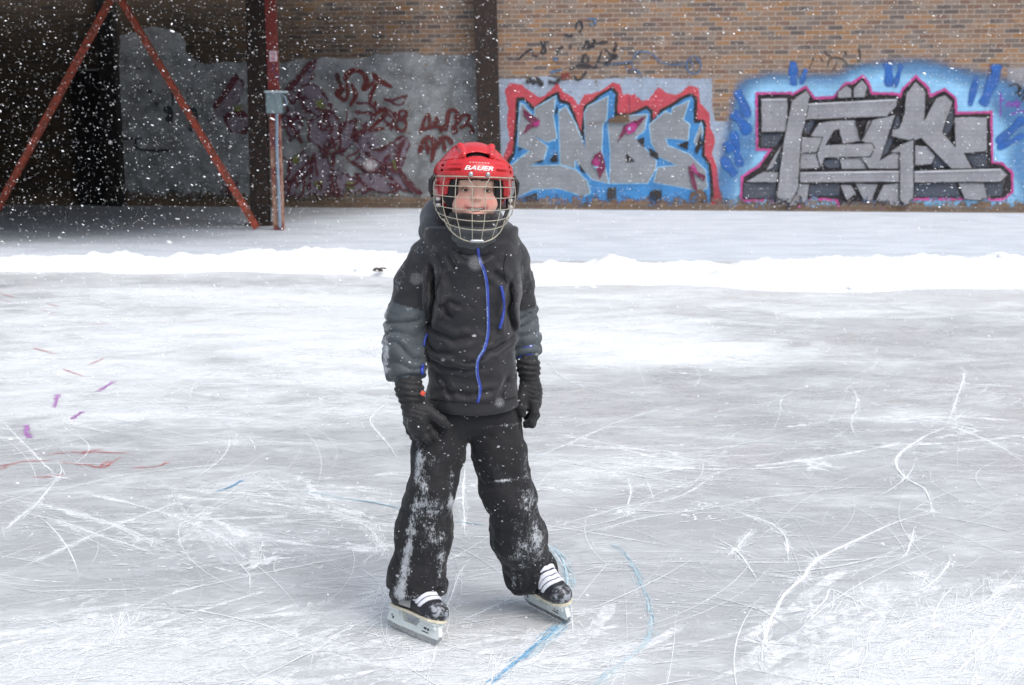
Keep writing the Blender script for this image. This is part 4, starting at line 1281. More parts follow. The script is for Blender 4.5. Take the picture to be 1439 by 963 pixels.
# --- fabric materials
def cloth(name, frost=False, rough=.85, sheen=.08, specks=1.0, bmp=.25):
    m, nt, p = new_mat(name)
    at = nt.nodes.new('ShaderNodeAttribute'); at.attribute_name = 'Col'
    v = coord(nt)
    n1 = noise(nt, v, 18, 5, .6)
    n2 = noise(nt, v, 420, 3, .6)
    c = mixc(nt, maprange(nt, n1, .3, .7, 0, .4), at.outputs['Color'], (.02, .02, .023, 1))
    c = mixc(nt, maprange(nt, n2, .45, .75, 0, .25), c, (.05, .05, .056, 1))
    # snow clinging to the cloth in specks
    for sc, th, keep in ((34, .075, .6), (110, .10, .66)):
        vo = nt.nodes.new('ShaderNodeTexVoronoi')
        vo.inputs['Scale'].default_value = sc
        vo.inputs['Randomness'].default_value = 1
        dv = nt.nodes.new('ShaderNodeVectorMath'); dv.operation = 'ADD'
        nz = nt.nodes.new('ShaderNodeTexNoise'); nz.inputs['Scale'].default_value = 240; nz.inputs['Detail'].default_value = 3
        nt.links.new(v, nz.inputs['Vector'])
        sc_ = nt.nodes.new('ShaderNodeVectorMath'); sc_.operation = 'SCALE'; sc_.inputs['Scale'].default_value = .006
        nt.links.new(nz.outputs['Color'], sc_.inputs[0])
        nt.links.new(coord(nt, (.75, .9, 1.25), (0, R(35), 0)), dv.inputs[0]); nt.links.new(sc_.outputs[0], dv.inputs[1])
        nt.links.new(dv.outputs[0], vo.inputs['Vector'])
        sx = nt.nodes.new('ShaderNodeSeparateColor')
        nt.links.new(vo.outputs['Color'], sx.inputs[0])
        size = math_n(nt, 'MULTIPLY', maprange(nt, sx.outputs[0], keep, 1, 0, 1, False), th * 2.2 * specks)
        f = math_n(nt, 'LESS_THAN', vo.outputs['Distance'], size)
        c = mixc(nt, math_n(nt, 'MULTIPLY', f, .6), c, (.6, .62, .66, 1))
    if frost:
        fa = nt.nodes.new('ShaderNodeAttribute'); fa.attribute_name = 'frost'
        a = noise(nt, coord(nt, (1.3, 1, .5)), 170, 8, .88)
        b = noise(nt, v, 34, 6, .7)
        s = math_n(nt, 'ADD', math_n(nt, 'MULTIPLY', a, .62), math_n(nt, 'MULTIPLY', b, .38))
        f = maprange(nt, math_n(nt, 'ADD', s, math_n(nt, 'MULTIPLY', fa.outputs['Fac'], .17)), .60, .685)
        c = mixc(nt, math_n(nt, 'MULTIPLY', f, .72), c, (.60, .63, .67, 1))
    nt.links.new(c, p.inputs['Base Color'])
    p.inputs['Roughness'].default_value = rough
    p.inputs['Sheen Weight'].default_value = sheen
    p.inputs['Sheen Roughness'].default_value = .5
    p.inputs['Specular IOR Level'].default_value = .3
    b1 = bump(nt, n1, bmp, .01, p)
    bump(nt, n2, .3, .0015, p, b1)
    return m

def skin_mat():
    m, nt, p = new_mat('skin')
    at = nt.nodes.new('ShaderNodeAttribute'); at.attribute_name = 'Col'
    v = coord(nt)
    n1 = noise(nt, v, 60, 4, .6)
    c = mixc(nt, maprange(nt, n1, .3, .7, 0, .18), at.outputs['Color'], (.62, .30, .23, 1))
    nt.links.new(c, p.inputs['Base Color'])
    p.inputs['Roughness'].default_value = .5
    p.inputs['Subsurface Weight'].default_value = .25
    p.inputs['Subsurface Radius'].default_value = (.012, .005, .003)
    p.inputs['Subsurface Scale'].default_value = .6
    bump(nt, noise(nt, v, 700, 2, .5), .12, .0008, p)
    return m
M_cloth, M_trous, M_glove = cloth('jacket_cloth', True, .58, .18, specks=.9, bmp=.15), cloth('trouser_cloth', True), cloth('glove_cloth', True, .6, .1)
M_skin = skin_mat()
M_plain = {}
def flat(name, c, rough=.6, **k):
    if name not in M_plain: M_plain[name] = simple(name, c, rough, **k)
    return M_plain[name]

# --- body: one continuous figure, mostly under the clothes
joints = dict(neck=J(664, 330, Y0 + .01), shL=J(604, 364, Y0 + .03), shR=J(719, 362, Y0 + .05), elL=J(571, 450, Y0 + .02), elR=J(732, 445, Y0 + .08),
              wrL=J(576, 548, Y0 - .06), wrR=J(743, 515, Y0 + .03), chest=J(665, 410, Y0 + .01), waist=J(661, 500, Y0 + .01), hip=J(662, 570, Y0 + .02),
              hpL=J(629, 590, Y0 + .01), hpR=J(692, 588, Y0 + .03), knL=J(610, 690, Y0 - .05), knR=J(713, 695, Y0 + .0), anL=J(588, 838, 3.27), anR=J(752, 810, 3.41))
j = joints
def face_sdf(L):
    d = ell2(L, (0, -.012, .022), (.070, .086, .082))
    d = smin(d, ell2(L, (0, .018, -.038), (.058, .060, .062)), .03)
    X = np.abs(L[:, 0])
    Ls = np.column_stack([X, L[:, 1], L[:, 2]])
    d = smin(d, ell2(Ls, (.033, .052, -.042), (.022, .021, .021)), .018)          # cheeks
    d = smin(d, ell2(Ls, (0, .060, -.082), (.022, .018, .016)), .02)              # chin
    d = smin(d, cap(Ls, (0, .066, .012), (.036, .058, .014), .011, .010), .014)   # brow
    d = smax(d, -ell2(Ls, (.0265, .086, -.010), (.014, .012, .0085)), .008)       # eye sockets
    d = smin(d, cap(L, (0, .070, -.004), (0, .0845, -.026), .0065, .0085), .010)  # nose
    d = smin(d, ell2(Ls, (.0075, .081, -.031), (.0065, .008, .0058)), .004)       # nostril wings
    d = smax(d, -ell2(Ls, (.0048, .087, -.0365), (.0026, .004, .0024)), .002)
    q = Ls.copy(); q[:, 2] -= 8.5 * q[:, 0] ** 2                                   # the smile curves up at the corners
    d = smin(d, cap(q, (0, .073, -.0510), (.028, .061, -.0520), .0050, .003), .005)
    d = smin(d, cap(q, (0, .072, -.069), (.024, .062, -.066), .0060, .003), .006)
    d = smax(d, -ell2(q, (0, .078, -.0592), (.026, .016, .0046)), .002)            # open mouth
    d = smin(d, ell2(Ls, (.0705, -.012, -.018), (.008, .018, .026)), .005)         # ears
    return d
def hand(P, wr, kn, fw, side):
    return chain(P, [wr, kn, fw], [.022, .026, .016], .01)
def body_sdf(P):
    d = face_sdf(w2h(P))
    d = smin(d, cap(P, h2w((0, -.02, -.05)), j['neck'] - (0, 0, .05), .036, .042), .03)
    d = smin(d, chain(P, [j['shL'], (j['shL'] + j['shR']) / 2 + (0, 0, .012), j['shR']], [.042, .05, .042]), .03)
    d = smin(d, chain(P, [j['neck'] - (0, 0, .08), j['chest'], j['waist'], j['hip']], [.075, .085, .08, .085], .03), .04)
    for s in 'LR':
        d = smin(d, chain(P, [j['sh' + s], j['el' + s], j['wr' + s]], [.040, .031, .021], .02), .02)
        hd = j['wr' + s] + np.array([.01 if s == 'L' else .0, -.01, -.075])
        d = smin(d, cap(P, j['wr' + s], hd, .02, .019), .01)
        d = smin(d, chain(P, [j['hp' + s], j['kn' + s], j['an' + s] + (0, 0, .01)], [.062, .045, .033], .02), .03)
        hg, tg = (gp(553, 884), gp(607, 907)) if s == 'L' else (gp(742, 850), gp(797, 879))
        fx = (tg - hg) / np.linalg.norm(tg - hg); ln_ = np.array([-fx[1], fx[0], 0]) * math.tan(R(14 if s == 'L' else -8))
        hl = hg + (tg - hg) * .25 + (0, 0, .10) + ln_ * .10; fo = hg + (tg - hg) * .68 + (0, 0, .086) + ln_ * .086
        d = smin(d, chain(P, [j['an' + s], hl, fo], [.028, .020, .013], .01), .01)
    return d
def skin_cols(L):
    col = np.tile(np.array([.82, .54, .43]), (len(L), 1))
    X = np.abs(L[:, 0])
    ch = np.exp(-(((X - .036) / .019) ** 2 + ((L[:, 2] + .040) / .020) ** 2)) * (L[:, 1] > .02)
    col += (np.array([.82, .30, .25]) - col) * (.78 * ch)[:, None]
    ns = np.exp(-((X / .012) ** 2 + ((L[:, 2] + .028) / .010) ** 2)) * (L[:, 1] > .06)
    col += (np.array([.70, .27, .22]) - col) * (.55 * ns)[:, None]
    zz = L[:, 2] - 8.5 * X ** 2
    lp = np.exp(-(((zz + .0592) / .0085) ** 2)) * (X < .031) * (L[:, 1] > .05)
    col += (np.array([.58, .17, .16]) - col) * (.8 * lp)[:, None]
    mo = np.exp(-(((zz + .0592) / .0035) ** 2 + (X / .025) ** 4)) * (L[:, 1] > .045)
    col += (np.array([.10, .02, .02]) - col) * (.9 * mo)[:, None]
    es = np.exp(-(((X - .0265) / .014) ** 2 + ((L[:, 2] + .010) / .007) ** 2)) * (L[:, 1] > .05)
    col += (np.array([.44, .22, .17]) - col) * (.5 * es)[:, None]
    return col
# one surface, sampled at 2 mm round the head so that the face reads
blo, bhi = PO + (-.32, -.30, .03), PO + (.32, .28, 1.33)
V, F = nets(body_sdf, None, None, .003, axes=[graded(blo[0], bhi[0], HC[0] - .085, HC[0] + .085, .007, .0024),
            graded(blo[1], bhi[1], HC[1] - .11, HC[1] + .03, .007, .0024), graded(blo[2], bhi[2], HC[2] - .115, HC[2] + .06, .007, .0021)])
person = mesh_obj('person', V - PO, F, M_skin, None, tuple(PO), col={'Col': skin_cols(w2h(V))})
tag(person, 'smiling child standing on ice skates in red caged helmet, dark jacket and snowy trousers', 'person')

def part(name, V, F, mat, parent=None, **k):
    return mesh_obj(name, np.asarray(V) - PO, F, mat, parent or person, **k)
def pbuild(mb, name, mat, parent=None, smooth=True):
    return mesh_obj(name, np.array(mb.v) - PO, mb.f, mat, parent or person, smooth=smooth)

# eyes, brows, teeth
def eyelid_objs():
    for s in (-1, 1):
        c = np.array([.0265 * s, .0668, -.0098])
        def f(P): return ell2(w2h(P), c, (.0105, .0085, .0072))
        Ve, Fe = nets(f, h2w(c) - .016, h2w(c) + .016, .0011)
        Le = w2h(Ve) - c
        white = np.tile(np.array([.62, .58, .55]), (len(Ve), 1))
        ir = (Le[:, 0] ** 2 + (Le[:, 2]) ** 2 < .0052 ** 2)
        pu = (Le[:, 0] ** 2 + (Le[:, 2]) ** 2 < .0026 ** 2)
        white[ir] = (.06, .035, .022); white[pu] = (.008, .008, .008)
        m, nt, p = new_mat('eye')
        at = nt.nodes.new('ShaderNodeAttribute'); at.attribute_name = 'Col'
        nt.links.new(at.outputs['Color'], p.inputs['Base Color'])
        p.inputs['Roughness'].default_value = .12
        part('eye', Ve, Fe, m, col={'Col': white})
        # lids: upper lid low over the eye, as when smiling
        def lid(P):
            Lp = w2h(P) - c
            a = ell2(Lp, (0, 0, 0), (.0122, .0100, .0086))
            b = ell2(Lp, (0, 0, 0), (.0108, .0087, .0074))
            sl = -.0034 + 22 * Lp[:, 0] ** 2
            gap = np.abs(Lp[:, 2] + .0008) - np.clip(.0033 - 18 * Lp[:, 0] ** 2, .0002, 1)
            return smax(smax(a, -b, .0004), -np.maximum(gap, -Lp[:, 1] - .002), .0005)
        Vl, Fl = nets(lid, h2w(c) - .016, h2w(c) + .016, .0009)
        part('eyelid', Vl, Fl, M_skin, col={'Col': np.tile(np.array([.52, .28, .21]), (len(Vl), 1))})
        m = MB()
        xs = np.linspace(-.0115, .0115, 7)
        m.tube([h2w(c + np.array([x, .0078 - 25 * x * x, .0020 - 14 * x * x])) for x in xs], [.0006, .0011, .0013, .0014, .0013, .0011, .0006], 6)
        pbuild(m, 'eyelash', flat('lash', (.015, .01, .008, 1)))
        m = MB()
        xs = np.linspace(.010, .044, 8)
        def sy(x, z):
            lo, hi = .02, .12
            for _ in range(26):
                mid = (lo + hi) / 2
                if face_sdf(np.array([[x, mid, z]]))[0] > 0: hi = mid
                else: lo = mid
            return lo
        br = []
        for x in xs:
            z = .0135 + .004 * math.sin((x - .010) / .034 * 2.4) - .0025 * ((x - .010) / .034) ** 2
            br.append(h2w((x * s, sy(x, z) + .0004, z)))
        m.tube(br, [.0014, .0022, .0025, .0025, .0022, .0018, .0013, .0006], 6)
        pbuild(m, 'eyebrow', flat('brow_hair', (.10, .055, .03, 1), .9))
eyelid_objs()
m = MB()
for k in range(-4, 5):
    x = k * .0054
    m.box(h2w((x, .0715 - 13 * x * x, -.0566 + 8.5 * x * x)), (.0051, .004, .0056), Matrix(HR.tolist()), bev=.0012)
pbuild(m, 'teeth', flat('tooth', (.80, .76, .68, 1), .3, bmp=0))

# --- jacket
def ring_d(P, zs, cx, cy, hw, hd):
    """upright elliptical body: centre and half-axes given at heights zs (ascending)"""
    z = P[:, 2]
    X, Yc = np.interp(z, zs, cx), np.interp(z, zs, cy)
    a, b = np.interp(z, zs, hw), np.interp(z, zs, hd)
    q = np.sqrt(((P[:, 0] - X) / a) ** 2 + ((P[:, 1] - Yc) / b) ** 2)
    return (q - 1) * np.minimum(a, b)
rows = [(585, 599, 729, .100), (560, 598, 729, .104), (520, 597, 724, .104), (470, 598, 722, .100), (430, 602, 722, .098), (395, 604, 723, .096), (372, 610, 720, .092), (352, 624, 710, .078), (335, 634, 702, .066), (318, 640, 694, .055), (300, 642, 692, .05)]
jz = np.array([J(0, r[0])[2] for r in rows])
jcx = np.array([J((r[1] + r[2]) / 2, r[0])[0] for r in rows])
jhw = np.array([px2m((r[2] - r[1]) / 2) for r in rows])
jhd = np.array([r[3] for r in rows])
jcy = np.full(len(rows), Y0 + .012)
slL = [J(603, 366, Y0 + .03), J(585, 398, Y0 + .025), J(573, 448, Y0 + .02), J(567, 492, Y0 - .02), J(571, 528, Y0 - .05)]
srL = [.056, .056, .057, .0555, .050]
slR = [J(718, 364, Y0 + .05), J(728, 398, Y0 + .07), J(731, 440, Y0 + .08), J(737, 472, Y0 + .06), J(742, 497, Y0 + .04)]
srR = [.050, .043, .0425, .041, .036]
def arm_coord(P, pts):
    """distance along the arm (0..len) of every point"""
    best = np.full(len(P), 1e9); s = np.zeros(len(P)); acc = 0
    for i in range(len(pts) - 1):
        t = cap_t(P, pts[i], pts[i + 1])
        l = np.linalg.norm(pts[i + 1] - pts[i])
        dd = np.linalg.norm(P - pts[i] - t[:, None] * (pts[i + 1] - pts[i]), axis=1)
        m = dd < best
        best = np.where(m, dd, best); s = np.where(m, acc + t * l, s); acc += l
    return s, best, acc
def folds(s, P, freq, amp, seed, slant=0.0):
    n = fbm(P * 9, 2, seed)
    ph = s * freq + n * 2.0 + slant * (P[:, 0] * 1.0 + P[:, 1] * .6) * freq
    return amp * (np.abs(np.sin(math.pi * ph)) ** .7 - .6)
CR = [([(606, 368), (612, 400), (604, 456)], .019, .010), ([(612, 415), (642, 442)], .006, .008), ([(600, 455), (640, 470), (668, 464)], .006, .008), ([(603, 500), (650, 512), (690, 505)], .005, .007),
      ([(702, 478), (672, 500), (650, 500)], .005, .007), ([(608, 540), (660, 548), (700, 542)], .004, .007), ([(719, 385), (714, 430), (720, 470)], .011, .009), ([(722, 470), (690, 492)], .006, .008), ([(640, 345), (665, 362), (696, 350)], .006, .007),
      ([(628, 352), (646, 376)], .005, .007), ([(692, 375), (713, 396)], .005, .008), ([(620, 520), (636, 556)], .004, .007), ([(716, 520), (700, 556)], .005, .008), ([(612, 432), (632, 420), (650, 424)], .004, .007), ([(600, 480), (618, 492), (640, 488)], .005, .007)]
CRW = [(np.array([J(x, y)[[0, 2]] for x, y in pts]), A_, w_) for pts, A_, w_ in CR]
def creases(P):
    r = np.zeros(len(P))
    Q = P[:, [0, 2]] + .006 * np.column_stack([vnoise(P * 30, 3), vnoise(P * 30, 4)])
    for pts, A_, w_ in CRW:
        best = np.full(len(P), 9.0); sgn = np.zeros(len(P)); tt = np.zeros(len(P))
        for i in range(len(pts) - 1):
            e = pts[i + 1] - pts[i]
            t = np.clip(((Q - pts[i]) @ e) / (e @ e), 0, 1)
            v = Q - pts[i] - t[:, None] * e
            dd = np.sqrt((v * v).sum(1))
            m = dd < best
            best = np.where(m, dd, best); sgn = np.where(m, np.sign(e[0] * v[:, 1] - e[1] * v[:, 0]), sgn); tt = np.where(m, (i + t) / (len(pts) - 1), tt)
        env = np.clip(np.minimum(tt, 1 - tt) * 5, .15, 1)
        r += 1.35 * A_ * env * (-np.exp(-(best / w_) ** 2) + .7 * np.exp(-((best - 2.0 * w_) / (1.3 * w_)) ** 2))
    return r * (P[:, 1] < Y0 + .03)
def jacket_sdf(P):
    body = ring_d(P, jz[::-1], jcx[::-1], jcy[::-1], jhw[::-1], jhd[::-1])
    # drape: broad soft creases, stronger at the waist
    P2 = P.copy()
    cre = 1.5 * fbm(np.column_stack([P[:, 0] * 7, P[:, 1] * 7, P[:, 2] * 13]), 3, 21)
    cre2 = np.abs(fbm(np.column_stack([P[:, 0] * 10 + P[:, 2] * 6, P[:, 1] * 8, P[:, 2] * 16 - P[:, 0] * 7]), 3, 25))
    body = body - .009 * cre + .02 * np.clip(.085 - cre2, 0, .1)
    body = body - creases(P)
    body = smax(body, (J(0, 573)[2] + .004 * np.sin(P[:, 0] * 17) - .05 * (P[:, 0] - PO[0])* 0) - P[:, 2], .010)
    body = smax(body, P[:, 2] - J(0, 318)[2], .012)
    d = smin(body, chain(P, [slL[0] + (.02, 0, .0), (slL[0] + slR[0]) / 2 + (0, -.01, .03), slR[0] - (.02, 0, 0)], [.045, .05, .042], .02), .02)
    for pts, rs, sd, fr, am in ((slL, srL, 31, 27, .0085), (slR, srR, 37, 29, .0075)):
        s, dist, tot = arm_coord(P, pts)
        a = chain(P, pts, rs, .012)
        u = s / tot
        lowm = np.clip((u - .42) / .12, 0, 1)
        a = a - folds(s, P, fr, am, sd, .35) * lowm - .006 * fbm(P * 22, 3, sd) - .003 * (1 - lowm) * fbm(P * 40, 2, sd + 3)
        # cut the cuff square
        t = pts[-1] - pts[-2]; t = t / np.linalg.norm(t)
        a = smax(a, (P - pts[-1]) @ t - .008, .008)
        kk = np.clip(.022 - .02 * u, .004, .02)
        top = np.clip((P[:, 2] - J(0, 420)[2]) / .12, 0, 1)
        d = smin(d, a, .008 + .024 * top)
    # collar
    d = smin(d, cap(P, J(664, 352, Y0 + .0), J(665, 330, Y0 + .0), .072, .064, (1, .95, 1)), .012)
    d = smax(d, -cap(P, J(665, 345, Y0 - .01), J(666, 300, Y0 - .02), .05, .056), .006)
    return d
jlo, jhi = PO + (-.30, -.20, .44), PO + (.30, .24, 1.13)
Vj, Fj = nets(jacket_sdf, jlo, jhi, .0046)
colj = np.tile(np.array([.018, .018, .022]), (len(Vj), 1))
slate = np.array([.070, .086, .098])
for pts, u0 in ((slL, .40), (slR, .50)):
    s, dist, tot = arm_coord(Vj, pts)
    u = s / tot + .03 * fbm(Vj * 6, 2, 5)
    mm = (u > u0) & (dist < .068)
    if pts is slR: mm &= Vj[:, 0] > J(718, 470)[0]
    else: mm &= Vj[:, 0] < J(599, 470)[0]
    colj[mm] = slate
pxj, pyj = proj(Vj)
def GJ(x, y, sx, sy, s): return s * np.exp(-(((pxj - x) / sx) ** 2 + ((pyj - y) / sy) ** 2))
frj = sum(GJ(*q) for q in ((541, 430, 6, 60, .8), (541, 500, 6, 30, .9), (560, 385, 10, 30, .55), (575, 435, 20, 6, .5), (570, 480, 22, 5, .4), (565, 520, 20, 5, .5), (752, 440, 6, 30, .5), (757, 480, 5, 20, .5), (590, 350, 16, 8, .45),
                           (735, 390, 8, 30, .4), (650, 400, 50, 50, .14), (630, 560, 40, 8, .3), (620, 350, 14, 8, .3)))
jacket = part('jacket', Vj, Fj, M_cloth, col={'Col': colj, 'frost': frj})
M_seam = flat('seam_thread', (.012, .012, .014, 1), .8, bmp=0)

def surf_at(f, x, y, Ya=2.9, Yb=3.5):
    """first point of a surface met by the photo's line of sight through x, y (used to sew details on to the cloth)"""
    d = ray(x, y)
    ts = np.linspace(Ya, Yb, 240) / d[1]
    P = CAMP + ts[:, None] * d
    v = f(P)
    k = np.argmax(v < 0)
    if v[k] >= 0: return None
    t0, t1 = ts[k - 1], ts[k]
    for _ in range(18):
        tm = (t0 + t1) / 2
        if f((CAMP + tm * d)[None])[0] < 0: t1 = tm
        else: t0 = tm
    return CAMP + t0 * d
def sewn(f, pts, r, name, mat, n=60, flatk=.5):
    Q = spline(np.array(pts, float), n)
    P = [surf_at(f, x, y) for x, y in Q]
    P = [q + np.array([0, -.0015, 0]) for q in P if q is not None]
    m = MB(); m.tube(P, r, 8)
    return pbuild(m, name, mat, jacket)
M_blue = flat('blue_zip_tape', (.035, .07, .42, 1), .3, var=.3, nscale=200)
M_zipl = flat('blue_zip_teeth', (.26, .36, .74, 1), .25, var=.6, nscale=260)
zp = [(671, 344), (674, 365), (681, 382), (685, 405), (686, 440), (686, 468), (681, 490), (672, 506), (671, 525), (675, 545), (674, 556), (671, 566)]
sewn(jacket_sdf, zp, .0038, 'zip', M_blue)
sewn(jacket_sdf, [(x - 1.0, y) for x, y in zp[1:-1]], .0031, 'zip_teeth', M_zipl)
sewn(jacket_sdf, [(704, 402), (707, 415), (708, 432), (706, 448), (702, 462)], .0040, 'pocket_zip', M_blue, 30)
sewn(jacket_sdf, [(705, 404), (708, 418), (708, 430)], .0028, 'zip_pull', M_zipl, 16)
sewn(jacket_sdf, [(600, 469), (597, 478), (596, 486)], .0034, 'side_piping', M_blue, 14)
sewn(jacket_sdf, [(594, 512), (593, 520), (594, 525)], .0050, 'side_piping', M_blue, 10)

for pts in ([(612, 356), (622, 372), (618, 392), (612, 410)], [(712, 356), (708, 376), (712, 398)], [(602, 560), (640, 564), (668, 565)], [(676, 565), (700, 563), (724, 558)], [(634, 349), (650, 357), (668, 359)]):
    sewn(jacket_sdf, pts, .0016, 'seam', M_seam, 30)
# inner cuffs
def tubecuff(a, b, ra, rb, rough, seed, h=.0036):
    def f(P):
        d = cap(P, a, b, ra, rb)
        s = cap_t(P, a, b) * np.linalg.norm(b - a)
        return d - folds(s, P, 60, rough, seed, .2) - .002 * fbm(P * 60, 2, seed)
    lo, hi = np.minimum(a, b) - ra - .02, np.maximum(a, b) + ra + .02
    return nets(f, lo, hi, h)
a, bq = slL[-1], J(574, 541, Y0 - .06)
Vc, Fc = tubecuff(slL[-1] + (.001, 0, .01), bq, .036, .033, .002, 41)
part('cuff', Vc, Fc, M_cloth, col={'Col': np.tile(np.array([.075, .095, .115]), (len(Vc), 1))})
Vc, Fc = tubecuff(slR[-1] + (0, 0, .01), J(740, 504, Y0 + .035), .030, .028, .0015, 43)
part('cuff', Vc, Fc, M_cloth, col={'Col': np.where((proj(Vc)[0] > 748)[:, None], np.array([.08, .10, .12]), np.array([.03, .055, .30]))})

# hood lying bunched behind the neck
hp = [J(624, 340, Y0 - .015), J(610, 324, Y0 + .04), J(616, 304, Y0 + .10), J(640, 300, Y0 + .15), J(684, 308, Y0 + .155), J(706, 326, Y0 + .12), J(712, 340, Y0 + .07), J(704, 352, Y0 + .02)]
def hood_sdf(P):
    d = chain(P, hp, [.022, .036, .042, .042, .040, .030, .022, .016], .02)
    d = smin(d, chain(P, [hp[0] + (.03, -.03, -.01), hp[1] + (-.002, -.02, -.012), hp[2] + (-.004, 0, .01)], [.012, .016, .016], .01), .008)
    return d - .010 * fbm(P * 13, 3, 51) + .012 * np.clip(.07 - np.abs(fbm(P * 11, 3, 53)), 0, 1)
Vd, Fd = nets(hood_sdf, PO + (-.17, -.10, .93), PO + (.17, .27, 1.2), .0046)
part('hood', Vd, Fd, M_cloth, col={'Col': np.tile(np.array([.085, .095, .108]), (len(Vd), 1))})

# neck warmer pulled up to the lower lip
def nw_sdf(P):
    Lq = w2h(P)
    d = ell2(Lq, (0, .012, -.106), (.070, .089, .062))
    d = smin(d, cap(Lq, (0, -.01, -.12), (0, -.005, -.19), .06, .066), .02)
    d = d - .005 * fbm(P * np.array([22, 22, 40]), 3, 61) - .004 * (np.abs(np.sin(Lq[:, 2] * 150 + 2.0 * fbm(P * 12, 2, 3))) - .5)
    top = -.0665 + .012 * (np.abs(Lq[:, 0]) / .06) ** 2 - .03 * np.clip(-Lq[:, 1] / .05, 0, 1)
    d = smax(d, Lq[:, 2] - top, .008)
    d = smax(d, -(face_sdf(Lq) - .001), .003)
    return d
Vn, Fn = nets(nw_sdf, HC + (-.10, -.12, -.22), HC + (.10, .12, -.02), .0034)
Ln = w2h(Vn)
part('neck_warmer', Vn, Fn, M_cloth, col={'Col': np.where((Ln[:, 2] > -.100)[:, None], np.array([.007, .007, .008]), np.array([.075, .080, .086]))})

# --- trousers
legL = [J(630, 585, Y0 + .01), J(615, 640, Y0 - .02), J(607, 688, Y0 - .04), J(597, 750, Y0 - .02), J(587, 815, 3.285), J(588, 833, 3.28)]
lrL = [.074, .065, .061, .070, .070, .067]
legR = [J(693, 583, Y0 + .03), J(703, 640, Y0 + .015), J(714, 692, Y0 + .01), J(729, 752, Y0 + .05), J(746, 806, 3.415), J(750, 818, 3.42)]
lrR = [.070, .066, .069, .073, .063, .058]
def trous_sdf(P):
    d = None
    for pts, rs, sd in ((legL, lrL, 71), (legR, lrR, 77)):
        s, dist, tot = arm_coord(P, pts)
        u = s / tot
        a = chain(P, pts, rs, .03)
        kn = np.exp(-((u - .42) / .10) ** 2) + 1.5 * np.clip((u - .80) / .15, 0, 1) + .35
        a = a - folds(s + .02 * fbm(P * 5, 2, sd + 20), P, 13, .0046, sd, .9) * kn - .013 * fbm(np.column_stack([P[:, 0] * 12, P[:, 1] * 12, P[:, 2] * 9]), 3, sd + 2)
        a = a - .0035 * fbm(P * 34, 3, sd + 5)
        a = a + .018 * np.clip(.06 - np.abs(fbm(np.column_stack([P[:, 0] * 9 + P[:, 2] * 5, P[:, 1] * 9, P[:, 2] * 8]), 3, sd + 9)), 0, 1) * 1.5
        t = pts[-1] - pts[-2]; t = t / np.linalg.norm(t)
        a = smax(a, (P - pts[-1]) @ t - .006 - .010 * np.sin(P[:, 0] * 40 + sd) * .5, .006)
        d = a if d is None else smin(d, a, .012)
    d = smin(d, ell2(P, J(662, 578, Y0 + .02), (.112, .09, .07)), .02)
    # hollow legs below the hem
    for pts, rs in ((legL, lrL), (legR, lrR)):
        d = smax(d, -cap(P, pts[-2] + (pts[-1] - pts[-2]) * .2, pts[-1] + (pts[-1] - pts[-2]) * 1.5, rs[-1] - .012, rs[-1] - .004), .003)
    return d
Vt, Ft = nets(trous_sdf, PO + (-.27, -.24, .05), PO + (.27, .28, .68), .0046)
px, py = proj(Vt)
def G(x, y, sx, sy, s, rot=0):
    c, sn = math.cos(rot), math.sin(rot)
    dx, dy = px - x, py - y
    return s * np.exp(-(((dx * c + dy * sn) / sx) ** 2 + ((-dx * sn + dy * c) / sy) ** 2))
fr = np.zeros(len(Vt))
for q in ((588, 650, 7, 40, .75, .05), (597, 680, 8, 20, .6), (625, 708, 20, 12, .6), (600, 715, 14, 16, .4), (575, 760, 7, 60, .7, .15), (567, 810, 7, 40, .7, .1), (620, 790, 7, 34, .5), (600, 640, 22, 34, .36), (610, 745, 32, 36, .42),
          (560, 832, 14, 14, .7), (590, 838, 22, 4, .6), (635, 690, 4, 44, .45), (745, 700, 20, 16, .55), (742, 740, 26, 38, .50), (735, 780, 28, 24, .42), (757, 760, 10, 24, .45), (705, 676, 28, 2.2, .9, -.12), (718, 597, 20, 2.4, .85, -.15),
          (690, 600, 22, 1.8, .5, -.1), (715, 650, 30, 40, .18), (740, 650, 5, 30, .4), (722, 822, 3, 16, .6), (733, 826, 3, 10, .6), (640, 640, 20, 60, .08), (690, 690, 12, 60, .10), (600, 790, 40, 50, .14), (720, 800, 40, 20, .18)):
    fr += G(*q)
trousers = part('trousers', Vt, Ft, M_trous, col={'Col': np.tile(np.array([.014, .014, .016]), (len(Vt), 1)), 'frost': np.clip(fr, 0, 1.2)})

